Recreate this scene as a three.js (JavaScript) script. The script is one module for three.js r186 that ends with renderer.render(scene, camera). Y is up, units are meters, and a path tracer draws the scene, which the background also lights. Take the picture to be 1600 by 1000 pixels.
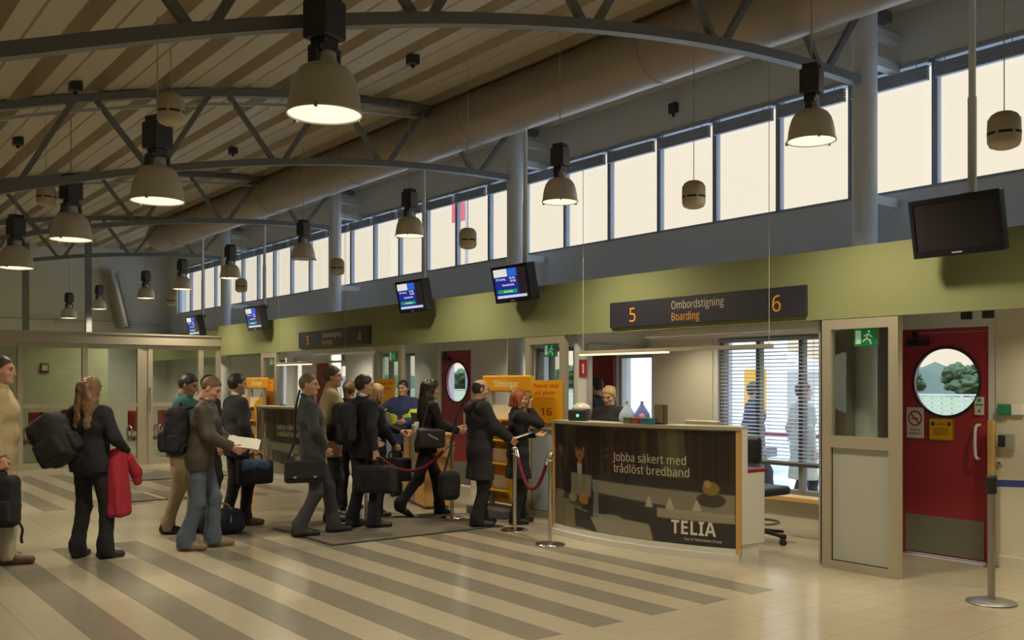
import * as THREE from 'three';
import { mergeGeometries, mergeVertices } from 'three/addons/utils/BufferGeometryUtils.js';
import { RoundedBoxGeometry } from 'three/addons/geometries/RoundedBoxGeometry.js';
import { ImprovedNoise } from 'three/addons/math/ImprovedNoise.js';

// ---------------------------------------------------------------- camera, sky, sun, exposure
// World: x grows towards the window wall, z = -u where u runs along that wall away from the camera, y is up. Metres.
const F = 1500, HY = 597, EYE = 1.6, SN = 0.60845, CS = 0.79359;
const scene = new THREE.Scene();
const camera = new THREE.PerspectiveCamera(2 * Math.atan(500 / F) * 180 / Math.PI, 1.6, 0.05, 300);
camera.position.set(0, EYE, 0);
camera.lookAt(SN, EYE, -CS);
camera.setViewOffset(1600, 1000, 0, 500 - HY, 1600, 1000);
const renderer = new THREE.WebGLRenderer();
renderer.toneMapping = THREE.LinearToneMapping;
renderer.toneMappingExposure = 1.0;
renderer.shadowMap.enabled = true;
{ // overcast sky, pale and warm at the horizon, cooler and brighter overhead
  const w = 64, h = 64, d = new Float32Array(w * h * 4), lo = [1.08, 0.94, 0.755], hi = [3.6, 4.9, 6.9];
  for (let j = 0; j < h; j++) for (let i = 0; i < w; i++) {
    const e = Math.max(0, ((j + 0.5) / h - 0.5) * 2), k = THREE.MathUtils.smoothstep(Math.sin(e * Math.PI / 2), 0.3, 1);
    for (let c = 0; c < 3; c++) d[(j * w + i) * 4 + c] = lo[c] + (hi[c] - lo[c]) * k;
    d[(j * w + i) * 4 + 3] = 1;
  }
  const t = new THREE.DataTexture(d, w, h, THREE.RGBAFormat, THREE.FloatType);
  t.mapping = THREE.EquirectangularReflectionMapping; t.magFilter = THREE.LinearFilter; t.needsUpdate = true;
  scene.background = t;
}
const sun = new THREE.DirectionalLight(new THREE.Color(1, 0.93, 0.82), 2.6);   // comes over the roof and reaches only what stands outdoors
sun.position.set(-40, 62, 10); sun.target.position.set(10, 0, -12); sun.castShadow = true;
Object.assign(sun.shadow.camera, { left: -60, right: 60, top: 60, bottom: -60, near: 1, far: 200 }); sun.shadow.radius = 4;
scene.add(sun, sun.target);
const LAMP_CD = 20.5, LAMP_COL = new THREE.Color(1, 0.86, 0.6);

// ---------------------------------------------------------------- helpers
let seed = 7; const rnd = () => ((seed = (seed * 16807) % 2147483647) - 1) / 2147483646;
const V = (x, y, z) => new THREE.Vector3(x, y, z);
const used = new Map();
function numbered(n) { const k = used.get(n) || 0; used.set(n, k + 1); return k ? n + '_' + String(k).padStart(3, '0') : n; }
function at(px, py, { X, u, y, D }) {   // a pixel and the plane it lies on
  const t = (px - 800) / F, v = (HY - py) / F;
  if (X !== undefined) D = X / (SN + CS * t); else if (u !== undefined) D = u / (CS - SN * t); else if (y !== undefined) D = (y - EYE) / v;
  return { X: D * (SN + CS * t), y: EYE + v * D, u: D * (CS - SN * t), D };
}
function sh(m) { m.castShadow = m.receiveShadow = true; return m; }
function part(parent, name, geo, mat, label) {
  const m = sh(new THREE.Mesh(Array.isArray(geo) ? mergeGeometries(geo.map(g => { g = g.index ? g.toNonIndexed() : g; for (const k of Object.keys(g.attributes)) if (!['position', 'normal', 'uv'].includes(k)) g.deleteAttribute(k); return g; })) : geo, mat));
  m.name = name; if (label) m.userData.label = label; parent.add(m); return m;
}
function thing(name, label, category, x = 0, y = 0, z = 0, group, turn = 0) {
  const g = new THREE.Group(); g.name = numbered(name); g.position.set(x, y, z); g.rotation.y = turn;
  g.userData = { label, category }; if (group) g.userData.group = group; scene.add(g); return g;
}
function struct(name, label, category) { const g = new THREE.Group(); g.name = numbered(name); g.userData = { label, category, kind: 'structure' }; scene.add(g); return g; }
const FACE = -Math.PI / 2;   // turn of things that hang on the wall side and face the hall: local x = along the wall towards the camera
const box = (w, h, d, x = 0, y = 0, z = 0) => new THREE.BoxGeometry(w, h, d).translate(x, y, z);
const rbox = (w, h, d, r, x = 0, y = 0, z = 0, s = 2) => new RoundedBoxGeometry(w, h, d, s, r).translate(x, y, z);
const bx = (X0, X1, y0, y1, u0, u1) => new THREE.BoxGeometry(X1 - X0, y1 - y0, u1 - u0).translate((X0 + X1) / 2, (y0 + y1) / 2, -(u0 + u1) / 2);
const plane = (w, h, x = 0, y = 0, z = 0) => new THREE.PlaneGeometry(w, h).translate(x, y, z);
const UPV = V(0, 1, 0);
function rod(a, b, r, seg = 10, r2 = r) {
  const d = b.clone().sub(a), g = new THREE.CylinderGeometry(r2, r, d.length(), seg);
  return g.applyQuaternion(new THREE.Quaternion().setFromUnitVectors(UPV, d.clone().normalize())).translate((a.x + b.x) / 2, (a.y + b.y) / 2, (a.z + b.z) / 2);
}
function bar(a, b, w, h) {   // square bar lying in an x-y plane
  const d = b.clone().sub(a), g = new THREE.BoxGeometry(d.length(), h, w);
  return g.rotateZ(Math.atan2(d.y, d.x)).translate((a.x + b.x) / 2, (a.y + b.y) / 2, (a.z + b.z) / 2);
}
const tube = (pts, r, seg = 24, rs = 8) => new THREE.TubeGeometry(new THREE.CatmullRomCurve3(pts), seg, r, rs);
const lathe = (pts, seg = 28) => new THREE.LatheGeometry(pts.map(p => new THREE.Vector2(p[0], p[1])), seg);

// ---------------------------------------------------------------- materials
const lin = (r, g, b) => new THREE.Color().setRGB(r, g, b);
const std = (c, roughness = 0.7, metalness = 0, o = {}) => new THREE.MeshStandardMaterial({ color: c.isColor ? c : lin(...c), roughness, metalness, ...o });
const phys = (c, o) => new THREE.MeshPhysicalMaterial({ color: lin(...c), ...o });
function noiseTex(size, fn, rx = 1, ry = 1, srgb = false) {
  const d = new Uint8Array(size * size * 4);
  for (let j = 0; j < size; j++) for (let i = 0; i < size; i++) { const c = fn(i / size, j / size); for (let k = 0; k < 3; k++) d[(j * size + i) * 4 + k] = Math.max(0, Math.min(255, c[k] ?? c)); d[(j * size + i) * 4 + 3] = 255; }
  const t = new THREE.DataTexture(d, size, size); t.magFilter = THREE.LinearFilter; t.minFilter = THREE.LinearMipmapLinearFilter; t.generateMipmaps = true;
  t.wrapS = t.wrapT = THREE.RepeatWrapping; t.repeat.set(rx, ry); if (srgb) t.colorSpace = THREE.SRGBColorSpace; t.needsUpdate = true; return t;
}
const NZ = new ImprovedNoise(), nz = (x, y, z) => NZ.noise(x, y, z);
const speckle = noiseTex(256, () => { const k = 222 + rnd() * 33; return [k, k, k]; }, 1, 1, true);
const woodMap = noiseTex(256, (x, y) => { const g = nz(x * 3, y * 40, 1) * 18 + nz(x * 8, y * 120, 4) * 12; return [214 + g, 166 + g, 104 + g * 0.8]; }, 1, 1, true);
const brushed = noiseTex(128, (x, y) => 128 + nz(x * 4, y * 120, 2) * 90);
const plasterBump = noiseTex(256, (x, y) => 128 + nz(x * 60, y * 60, 3) * 60 + nz(x * 130, y * 130, 8) * 50, 6, 6);
const M = {
  tileLight: std([0.56, 0.50, 0.38], 0.16, 0, { map: speckle }), tileLight2: std([0.548, 0.49, 0.372], 0.18, 0, { map: speckle }),
  tileDark: std([0.31, 0.285, 0.235], 0.17, 0, { map: speckle }), tileDark2: std([0.302, 0.278, 0.228], 0.19, 0, { map: speckle }),
  grout: std([0.36, 0.32, 0.24], 0.9),
  wall: std([0.64, 0.65, 0.64], 0.85, 0, { bumpMap: plasterBump, bumpScale: 0.001 }), wallCream: std([0.64, 0.61, 0.50], 0.8, 0, { bumpMap: plasterBump, bumpScale: 0.001 }),
  green: std([0.245, 0.265, 0.125], 0.75), paleGreen: std([0.62, 0.64, 0.42], 0.75), white: std([0.72, 0.71, 0.66], 0.55),
  deck: std([0.46, 0.40, 0.29], 0.5), steel: std([0.17, 0.175, 0.19], 0.45, 0.2), column: std([0.66, 0.69, 0.72], 0.45), duct: std([0.36, 0.31, 0.27], 0.4, 0.2),
  alu: std([0.50, 0.46, 0.36], 0.4, 0.35), alu2: std([0.46, 0.47, 0.47], 0.4, 0.4), mull: std([0.30, 0.34, 0.42], 0.45, 0.3), blind: std([0.34, 0.38, 0.46], 0.5, 0.2),
  chrome: std([0.72, 0.70, 0.66], 0.16, 1), brushedSteel: std([0.42, 0.41, 0.38], 0.38, 0.9, { bumpMap: brushed, bumpScale: 0.0004 }), kick: std([0.30, 0.29, 0.24], 0.42, 0.6),
  black: std([0.018, 0.018, 0.022], 0.5), blackGloss: std([0.012, 0.012, 0.016], 0.2), darkBox: std([0.03, 0.033, 0.045], 0.4), rubber: std([0.03, 0.03, 0.03], 0.85),
  red: std([0.36, 0.03, 0.045], 0.42), redDark: std([0.22, 0.015, 0.02], 0.5), rope: std([0.16, 0.012, 0.025], 0.85), wood: std([1, 1, 1], 0.5, 0, { map: woodMap }), woodEdge: std([0.60, 0.36, 0.13], 0.5),
  yellow: std([0.80, 0.42, 0.02], 0.5), mat: std([0.15, 0.13, 0.11], 0.95), sign: std([0.032, 0.032, 0.045], 0.45),
  shade: std([0.58, 0.55, 0.48], 0.38, 0.15), glow: std([0.8, 0.8, 0.7], 0.3, 0, { emissive: lin(1.25, 1.08, 0.72) }), lensOff: std([0.45, 0.45, 0.45], 0.25),
  speaker: std([0.50, 0.44, 0.33], 0.6), slot: std([0.03, 0.03, 0.03], 0.8), cable: std([0.42, 0.40, 0.35], 0.6),
  pane: phys([0.96, 0.98, 0.98], { roughness: 0.02, transmission: 1, thickness: 0, ior: 1.5 }), tint: phys([0.80, 0.84, 0.80], { roughness: 0.03, transmission: 1, thickness: 0, ior: 1.5 }),
  smoked: phys([0.20, 0.18, 0.14], { roughness: 0.05, clearcoat: 1, clearcoatRoughness: 0.03 }), frosted: phys([0.46, 0.47, 0.42], { roughness: 0.35 }), frostBlue: phys([0.40, 0.48, 0.60], { roughness: 0.35 }),
  belt: std([0.04, 0.06, 0.25], 0.7), paper: std([0.78, 0.76, 0.68], 0.8), redSeat: std([0.36, 0.02, 0.03], 0.6),
};
function canvasTex(w, h, draw) {
  const c = document.createElement('canvas'); c.width = w; c.height = h; const g = c.getContext('2d'); draw(g, w, h);
  const t = new THREE.CanvasTexture(c); t.colorSpace = THREE.SRGBColorSpace; t.anisotropy = 4; return t;
}
const print = (w, h, draw, o = {}) => new THREE.MeshStandardMaterial({ map: canvasTex(w, h, draw), roughness: 0.5, ...o });

// ---------------------------------------------------------------- floor: light tiles with stripes of darker tiles
const T = 0.2675, X0 = 1.556;
{
  const floor = struct('floor', 'cream tiled floor with rows of grey stripes', 'floor');
  part(floor, 'grout_bed', bx(-4.1, 8.42, -0.12, -0.003, -3, 26.3), M.grout);
  const near = [], rest = [[], [], [], []], g0 = box(T - 0.0022, 0.012, T - 0.0022, 0, -0.006, 0).toNonIndexed();
  const tiles = [];
  for (let i = -21; i <= 27; i++) for (let j = -11; j <= 97; j++) {
    const X = X0 + (i + 0.5) * T, u = 4.64 + (j - 17 + 0.5) * T;
    if (X > 8.4) continue;
    const stripe = i >= 0 && i <= 16 && i % 2 === 0 && ((u > 4.64 && u < 10.0) || (u > 13 && u < 17.9));
    const D = X * SN + u * CS, t = (X * CS - u * SN) / D * F + 800, y = HY + F * EYE / D;
    const vis = D > 0 && t > -30 && t < 1630 && y < 1030;
    const hidden = X > 7.2;
    tiles.push({ X, u, k: (stripe ? 2 : 0) + (rnd() < 0.4 ? 1 : 0), w: vis && !hidden ? D : 1e6 + D });
  }
  tiles.sort((a, b) => a.w - b.w);
  const mats = [M.tileLight, M.tileLight2, M.tileDark, M.tileDark2];
  const g1 = box(T - 0.0022, 0.012, T - 0.0022, 0, -0.006, 0);
  tiles.forEach((q, n) => {
    if (n < 300) { const m = part(floor, 'tile', g1, mats[q.k]); m.position.set(q.X, 0, -q.u); }
    else rest[q.k].push(g0.clone().translate(q.X, 0, -q.u));
  });
  rest.forEach((l, k) => { const m = part(floor, 'far_tiles', mergeGeometries(l), mats[k]); m.userData.kind = 'stuff'; });
}

// ---------------------------------------------------------------- roof: ribbed deck following the truss line
const bend = (X, a, k, xa) => { const f = x => a - k * (x - xa) ** 2; if (X >= 1) return f(X); const s = 2 * k * (xa - 1), L = 2.2; return f(1) - s * L * (1 - Math.exp((X - 1) / L)); };
const yTop = X => bend(X, 5.03, 0.0283, 7.04), yBot = X => bend(X, 4.327, 0.0268, 7.505);
{
  const ceil = struct('ceiling', 'beige ribbed metal roof deck curving down from the window wall', 'ceiling');
  const P = 0.655, lo = [], yd = X => yTop(X) + 0.055;
  for (let c = -4.6; c < 8.7; c += P) for (const [dx, dy] of [[0, 0.0], [0.17, 0.0], [0.185, 0.02], [0.20, 0.0], [0.45, 0.0], [0.52, 0.165], [0.555, 0.175], [0.59, 0.165]]) { const X = c + dx; if (X < 8.66) lo.push([X, yd(X) + dy]); }
  const s = new THREE.Shape(); s.moveTo(lo[0][0], lo[0][1]); for (const p of lo.slice(1)) s.lineTo(p[0], p[1]);
  for (let i = lo.length - 1; i >= 0; i -= 4) s.lineTo(lo[i][0], yd(lo[i][0]) + 0.42);
  s.lineTo(lo[0][0], yd(lo[0][0]) + 0.42);
  part(ceil, 'roof_deck', new THREE.ExtrudeGeometry(s, { depth: 29.9, bevelEnabled: false }).translate(0, 0, -26.6), M.deck);
}

// ---------------------------------------------------------------- walls
const XW = 8.42, XF = 7.22;   // inner face of the window wall
const SILL = 3.39, HEAD = 4.59, PU = 0.871, U0 = 3.78;   // clerestory
const booth = [0, 7.885];
const openings = [];   // lower openings in the window wall [u0, u1, y0, y1]
{
  const w = struct('wall_right', 'grey wall with a long strip of high windows', 'wall');
  const s = new THREE.Shape(); s.moveTo(-3, -0.1); s.lineTo(26.6, -0.1); s.lineTo(26.6, 5.6); s.lineTo(-3, 5.6); s.closePath();
  const hole = (u0, u1, y0, y1) => { const h = new THREE.Path(); h.moveTo(u0, y0); h.lineTo(u0, y1); h.lineTo(u1, y1); h.lineTo(u1, y0); h.closePath(); s.holes.push(h); };
  hole(U0 - 6 * PU, U0 + 25 * PU, SILL, HEAD);
  for (const o of booth) {
    for (const q of [[4.13, 4.95, 0.0, 2.09], [5.75, 7.17, 0.42, 2.09], [8.19, 8.81, 0.08, 1.95]]) { const r = [q[0] + o, q[1] + o, q[2], q[3]]; openings.push(r); hole(...r); }
  }
  for (const r of [[9.64, 10.45, 0.9, 2.07], [17.95, 19.15, 0.5, 2.07]]) { openings.push(r); hole(...r); }
  part(w, 'wall_face', new THREE.ExtrudeGeometry(s, { depth: 0.25, bevelEnabled: false }).rotateY(Math.PI / 2).translate(XW, 0, 0), M.wall);
  // ExtrudeGeometry x (=u) maps to -z after the turn
  part(w, 'lower_lining', [bx(XW - 0.012, XW, 0, 2.25, -3, 4.06), bx(XW - 0.012, XW, 0, 0.38, 5.1, 8.12), bx(XW - 0.012, XW, 0.38, 2.25, 7.24, 8.12)], M.wallCream);
  const b = struct('baseboard_right', 'cream baseboard along the window wall', 'baseboard');
  part(b, 'board', [bx(XW - 0.03, XW - 0.012, 0, 0.1, -3, 4.06), bx(XW - 0.03, XW - 0.012, 0, 0.1, 5.1, 8.12), bx(XW - 0.03, XW, 0, 0.1, 12.9, 16.0)], M.wallCream);
  part(struct('wall_back', 'grey end wall of the hall', 'wall'), 'wall_face', bx(-4.3, 8.67, -0.1, 5.6, 26.3, 26.6), M.wall);
  part(struct('wall_left', 'plain wall opposite the windows', 'wall'), 'wall_face', bx(-4.4, -4.1, -0.1, 5.6, -3.3, 26.6), M.wall);
  part(struct('wall_front', 'plain wall behind the camera', 'wall'), 'wall_face', bx(-4.4, 8.67, -0.1, 5.6, -3.3, -3), M.wall);
}
// green fascia over the boarding booths
{
  const f = struct('trim_1', 'yellow-green fascia band above the boarding counters', 'fascia');
  part(f, 'fascia_board', bx(XF - 0.03, XF + 0.03, 2.14, 2.74, -3, 19.3), M.green);
  part(f, 'fascia_board', bx(7.6, 7.66, 2.14, 2.74, 19.3, 26.3), M.green);
  part(f, 'fascia_top', [bx(XF + 0.03, XW, 2.66, 2.73, -3, 19.3), bx(7.66, XW, 2.66, 2.73, 19.3, 26.3)], M.wall);
  part(f, 'booth_ceiling', bx(XF + 0.03, XW, 2.25, 2.29, -3, 19.3), M.white);
  part(f, 'fascia_end', bx(XF + 0.03, XW, 2.14, 2.66, 19.24, 19.3), M.green);
}
// clerestory windows, a bay of six panes at a time, with raised blinds
const paneGeo = box(PU - 0.06, HEAD - SILL - 0.06, 0.012);
for (let bay = 0; bay < 6; bay++) {
  const k0 = -6 + bay * 6, k1 = Math.min(25, k0 + 6); if (k0 >= 25) break;
  const w = struct('window_' + (bay + 1), 'band of high window panes under the roof', 'window');
  const a = U0 + k0 * PU, b = U0 + k1 * PU;
  part(w, 'frame', [bx(XW + 0.04, XW + 0.14, SILL, SILL + 0.035, a, b), bx(XW + 0.04, XW + 0.14, HEAD - 0.035, HEAD, a, b)], M.mull);
  for (let k = k0; k <= k1; k++) { if (k === k1 && k1 !== 25) continue; part(w, 'mullion', bx(XW + 0.05, XW + 0.12, SILL, HEAD, U0 + k * PU - 0.028, U0 + k * PU + 0.028), M.mull); }
  for (let k = k0; k < k1; k++) {
    const p = part(w, 'pane', paneGeo, M.pane); p.position.set(XW + 0.09, (SILL + HEAD) / 2, -(U0 + (k + 0.5) * PU)); p.rotation.y = Math.PI / 2;
    const uc = U0 + (k + 0.5) * PU; if (k < -1) continue;
    const bl = thing('venetian_blind', 'grey-blue venetian blind drawn up at the head of a high window pane', 'blind', XW + 0.0, HEAD - 0.19, -uc, 'raised blinds of the high windows');
    part(bl, 'head_rail', box(0.045, 0.035, PU - 0.07, 0.005, 0.165, 0), M.blind);
    for (let q = 0; q < 4; q++) part(bl, 'slat', box(0.05, 0.02, PU - 0.075, 0.005, 0.108 - q * 0.027, 0), M.blind);
    part(bl, 'bottom_rail', box(0.05, 0.024, PU - 0.075, 0.005, 0.0, 0), M.blind);
    for (const s of [-0.3, 0.3]) part(bl, 'cord', box(0.006, 0.16, 0.006, -0.02, 0.085, s), M.cable);
  }
}

// ---------------------------------------------------------------- columns, trusses, duct
const TU = [4.99, 10.21, 15.44, 20.66];
TU.forEach((u, i) => {
  const where = ['beside the dark hanging screen', 'between two bays of high windows, next to a lit screen', 'rising behind the fascia near the 3 and 4 sign', 'at the end of the green fascia'][i];
  const c = thing('column', 'round pale steel column ' + where, 'column', 7.88, 0, -u);
  part(c, 'shaft', rod(V(0, 0, 0), V(0, 5.0, 0), 0.11, 28), M.column);
  part(c, 'base_plate', box(0.3, 0.02, 0.3, 0, 0.01, 0), M.column);
  for (const y of [3.28, 4.56, 4.83]) part(c, 'wall_bracket', box(0.43, 0.085, 0.1, 0.325, y, -0.02), M.column);
});
for (const u of TU) {
  const t = thing('roof_truss', 'dark steel lattice roof truss ' + ['ending at the column beside the dark hanging screen', 'ending at the column next to the lit blue screen', 'ending at the column above the 3 and 4 sign', 'ending at the column past the glass partition'][TU.indexOf(u)], 'truss', 0, 0, -u);
  const chord = (fn, a, b, w, h) => { const pts = []; for (let X = a; X <= b + 1e-6; X += 0.25) pts.push(V(X, fn(X), 0)); const q = new THREE.Shape(); pts.forEach((p, i) => q[i ? 'lineTo' : 'moveTo'](p.x, p.y + h / 2)); pts.reverse().forEach(p => q.lineTo(p.x, p.y - h / 2)); q.closePath(); return new THREE.ExtrudeGeometry(q, { depth: w, bevelEnabled: false }).translate(0, 0, -w / 2); };
  part(t, 'top_chord', chord(yTop, -4, 8.25, 0.1, 0.08), M.steel);
  part(t, 'bottom_chord', chord(yBot, -4, 7.75, 0.09, 0.075), M.steel);
  part(t, 'service_pipe', chord(X => yTop(X) - 0.12, -4, 8.0, 0.035, 0.035), M.alu2);
  for (let n = 0; n < 8; n++) {
    const xb = 7.24 - n * 1.37, b = V(xb, yBot(xb), 0);
    for (const s of [-1, 1]) { const xt = xb + s * 0.59; if (xt < 8.2) part(t, 'diagonal', bar(V(xb + s * 0.05, b.y, 0), V(xt, yTop(xt), 0), 0.05, 0.05), M.steel); }
  }
}
{
  const d = thing('ventilation_duct', 'large round beige ventilation duct running along above the windows', 'duct', 6.75, 4.80, 0);
  for (let k = 0; k < 8; k++) part(d, 'duct_section', new THREE.CylinderGeometry(0.315, 0.315, 2.96, 40).rotateX(Math.PI / 2).translate(0, 0, 1 - k * 3), M.duct);
  for (let k = 0; k < 8; k++) part(d, 'coupling', new THREE.CylinderGeometry(0.321, 0.321, 0.06, 40).rotateX(Math.PI / 2).translate(0, 0, -0.5 - k * 3), M.duct);
  part(d, 'end_cap', new THREE.CylinderGeometry(0.32, 0.32, 0.04, 40).rotateX(Math.PI / 2).translate(0, 0, -21.5), M.duct);
}
{ // flexible silver hose and pipes in front of the end wall
  const a = at(172, 425, { u: 26.05 }), b = at(193, 512, { u: 26.05 }), pts = [], n = 60;
  for (let i = 0; i <= n; i++) pts.push([0.17 + (i % 2) * 0.02, i / n * (a.y - b.y)]);
  const h = thing('flexible_duct', 'silver corrugated hose hanging in front of the end wall', 'duct', b.X, b.y, -26.08);
  const g = lathe(pts, 20); g.applyMatrix4(new THREE.Matrix4().makeShear(0, 0, (a.X - b.X) / (a.y - b.y), 0, 0, 0)); part(h, 'hose', g, M.brushedSteel);
  part(h, 'collar', lathe([[0.2, 0], [0.2, 0.08]], 20).translate(a.X - b.X, a.y - b.y - 0.05, 0), M.alu2);
  for (const [px, lab] of [[40, 'thin dark steel post by the far left of the end wall'], [138, 'thin dark steel post beside the silver hose']]) {
    const p = at(px, 450, { u: 25 }); const t = thing('steel_post', lab, 'post', p.X, 0, -25);
    part(t, 'shaft', box(0.13, yTop(p.X) + 0.02, 0.13, 0, (yTop(p.X) + 0.02) / 2, 0), M.steel); part(t, 'foot_plate', box(0.24, 0.02, 0.24, 0, 0.01, 0), M.steel);
  }
  const q = at(0, 497, { u: 26 }); const pp = thing('wall_pipe', 'thin grey pipe running across the end wall', 'pipe', 0, q.y, -26.16); part(pp, 'tube', rod(V(1, 0, 0), V(8.2, 0, 0), 0.03, 10), M.alu2); for (let k = 0; k < 4; k++) part(pp, 'clip', box(0.05, 0.09, 0.14, 2 + k * 1.8, 0, -0.06), M.steel);
}

// ---------------------------------------------------------------- high-bay lamps
const shadeG = lathe([[0.075, 0.272], [0.1, 0.268], [0.135, 0.245], [0.163, 0.205], [0.182, 0.15], [0.195, 0.085], [0.2, 0.03], [0.209, 0.012], [0.209, 0.0], [0.2, 0.0], [0.19, 0.08], [0.176, 0.147], [0.157, 0.2], [0.13, 0.237], [0.096, 0.259], [0.07, 0.263]], 40);
const lensG = lathe([[0.0, -0.012], [0.08, -0.009], [0.15, 0.0], [0.197, 0.008], [0.197, 0.014], [0, 0.014]], 40);
const neckG = [new THREE.CylinderGeometry(0.062, 0.072, 0.07, 28).translate(0, 0.305, 0)];
const yokeG = [box(0.16, 0.035, 0.09, 0, 0.35, 0), box(0.025, 0.085, 0.06, -0.085, 0.315, 0), box(0.025, 0.085, 0.06, 0.085, 0.315, 0), box(0.11, 0.05, 0.1, 0, 0.385, 0)];
const boxG = rbox(0.17, 0.21, 0.17, 0.012, 0, 0.515, 0), finG = [0, 1, 2, 3, 4].map(i => box(0.012, 0.05, 0.13, -0.06 + i * 0.03, 0.64, 0)), lidG = rbox(0.012, 0.16, 0.13, 0.005, 0.09, 0.515, 0);
const clipG = box(0.024, 0.03, 0.016);
function lamp(px, py, X, lit, label, group, uFix) {
  const p = uFix === undefined ? at(px, py, { X }) : { X, y: py, u: uFix };
  const t = thing('pendant_lamp', label, 'lamp', p.X, p.y, -p.u, group, 0.35);
  part(t, 'lamp_shade', shadeG, M.shade, 'grey dome shade'); part(t, 'lens', lensG, lit ? M.glow : M.lensOff, lit ? 'glowing glass lens' : 'unlit glass lens');
  part(t, 'collar', neckG, M.alu2); part(t, 'yoke', yokeG, M.darkBox); const b = part(t, 'ballast_box', boxG, M.darkBox, 'dark ballast box'); part(b, 'cooling_fins', finG, M.darkBox); part(b, 'cover_plate', lidG, M.alu2);
  for (let k = 0; k < 3; k++) { const c = part(t, 'clip', clipG, M.brushedSteel); const a = 0.5 + k * 2.094; c.position.set(Math.cos(a) * 0.212, 0.004, Math.sin(a) * 0.212); c.rotation.y = -a; }
  const top = Math.max(0.9, (yTop(p.X) + 0.09 - p.y) / (X > 5 ? 0.87 : 1)); part(t, 'cable', rod(V(0, 0.66, 0), V(0, top, 0), 0.006, 6), M.cable);
  if (lit) {
    const l = new THREE.SpotLight(LAMP_COL, LAMP_CD, 0, 1.36, 0.6, 2); l.position.set(0, -0.02, 0); l.target.position.set(0, -1, 0); l.castShadow = true; l.shadow.radius = 8; t.add(l, l.target);
  }
  if (X > 5) t.scale.setScalar(0.87);
  return t;
}
const LA = 'lamps in the row along the windows', LB = 'lamps in the row over the queue';
[[1268, 221, 1], [875, 316, 1], [640, 369, 1], [474, 405, 0], [360, 435, 1], [285, 452, 1], [228, 466, 1], [155, 483, 1], [108, 497, 1]].forEach(([px, py, lit], i) => lamp(px, py, i === 8 ? 5.3 : 6.2, lit,
  lit ? 'lit dome lamp with grey shade hanging in front of the high windows' : 'unlit dome lamp with grey shade hanging before the high windows', lit ? LA : undefined));
[[507, 180], [246, 315], [111, 375], [25, 419]].forEach(([px, py]) => lamp(px, py, 2.38, 1, 'lit dome lamp with grey shade hanging below the trusses over the queue', LB));
lamp(0, 3.0, 2.38, 1, 'lit dome lamp with grey shade hanging below the trusses over the queue', LB, 1.5);
for (const u of [16.3, 22.1]) lamp(0, 3.0, 2.38, 1, 'lit dome lamp with grey shade hanging below the trusses over the queue', LB, u);
lamp(0, 3.45, 6.35, 1, 'lit dome lamp with grey shade hanging in front of the high windows', LA, 1.6);

// ---------------------------------------------------------------- hanging loudspeakers
const spkG = lathe([[0, 0.27], [0.06, 0.268], [0.09, 0.25], [0.112, 0.215], [0.115, 0.12]], 26), spkB = lathe([[0.115, 0.1], [0.113, 0.05], [0.1, 0.02], [0.06, 0.002], [0, 0]], 26), spkM = lathe([[0.109, 0.096], [0.109, 0.124]], 26);
[[1569, 233, 5.85], [1084, 326, 5.85], [731, 389, 5.85], [527, 430, 5.85], [377, 457, 5.85], [268, 478, 5.7], [267, 196, 2.15], [72, 322, 2.15]].forEach(([px, py, X], i) => {
  const p = at(px, py, { X }); const t = thing('pendant_loudspeaker', i < 6 ? 'beige cylinder loudspeaker hanging in front of the window wall' : 'beige cylinder loudspeaker hanging over the queue', 'loudspeaker', p.X, p.y, -p.u, i < 6 ? 'loudspeakers along the windows' : 'loudspeakers over the queue');
  const s = i < 6 ? 0.82 : 0.8; t.scale.setScalar(s); part(t, 'cap', spkG, M.speaker); part(t, 'grille', spkB, M.speaker); part(t, 'slot_ring', spkM, M.slot);
  for (let k = 0; k < 6; k++) { const c = part(t, 'spacer', box(0.012, 0.03, 0.02, 0.109, 0.11, 0), M.speaker); c.rotation.y = k * 1.047; }
  part(t, 'cable', rod(V(0, 0.26, 0), V(0, (yTop(p.X) + 0.2 - p.y) / s, 0), 0.004, 6), M.cable);
});
// small dark junction boxes on the deck
[[118, 99, 3.2], [28, 196, 3.0], [645, 100, 5.0], [364, 240, 5.0], [1041, 166, 8.27], [1310, 225, 8.3]].forEach(([px, py, X], i) => {
  if (i > 4) return; const p = at(px, py, { X }); const dk = yTop(p.X) + 0.055; const y = i < 4 ? dk - 0.06 : p.y;
  if (i < 4) { const q = (dk - 0.06 - EYE) * F / (HY - py), t = (px - 800) / F; p.X = q * (SN + CS * t); p.u = q * (CS - SN * t); }
  const t = thing('junction_box', i < 4 ? 'small dark junction box under the roof deck' : 'small dark junction box on the wall above the windows', 'junction box', p.X, i < 4 ? yTop(p.X) - 0.04 : p.y, -p.u, i < 4 ? 'junction boxes under the deck' : undefined);
  if (i < 4) { part(t, 'body', rbox(0.11, 0.1, 0.11, 0.01, 0, 0.05, 0), M.darkBox); part(t, 'gland', rod(V(0, -0.03, 0), V(0, 0.01, 0), 0.02, 8), M.rubber); }
  else { part(t, 'body', rbox(0.06, 0.12, 0.12, 0.01, 0.12, 0, 0), M.darkBox); part(t, 'gland', rod(V(0.12, -0.1, 0), V(0.12, -0.05, 0), 0.015, 8), M.rubber); }
});

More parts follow.
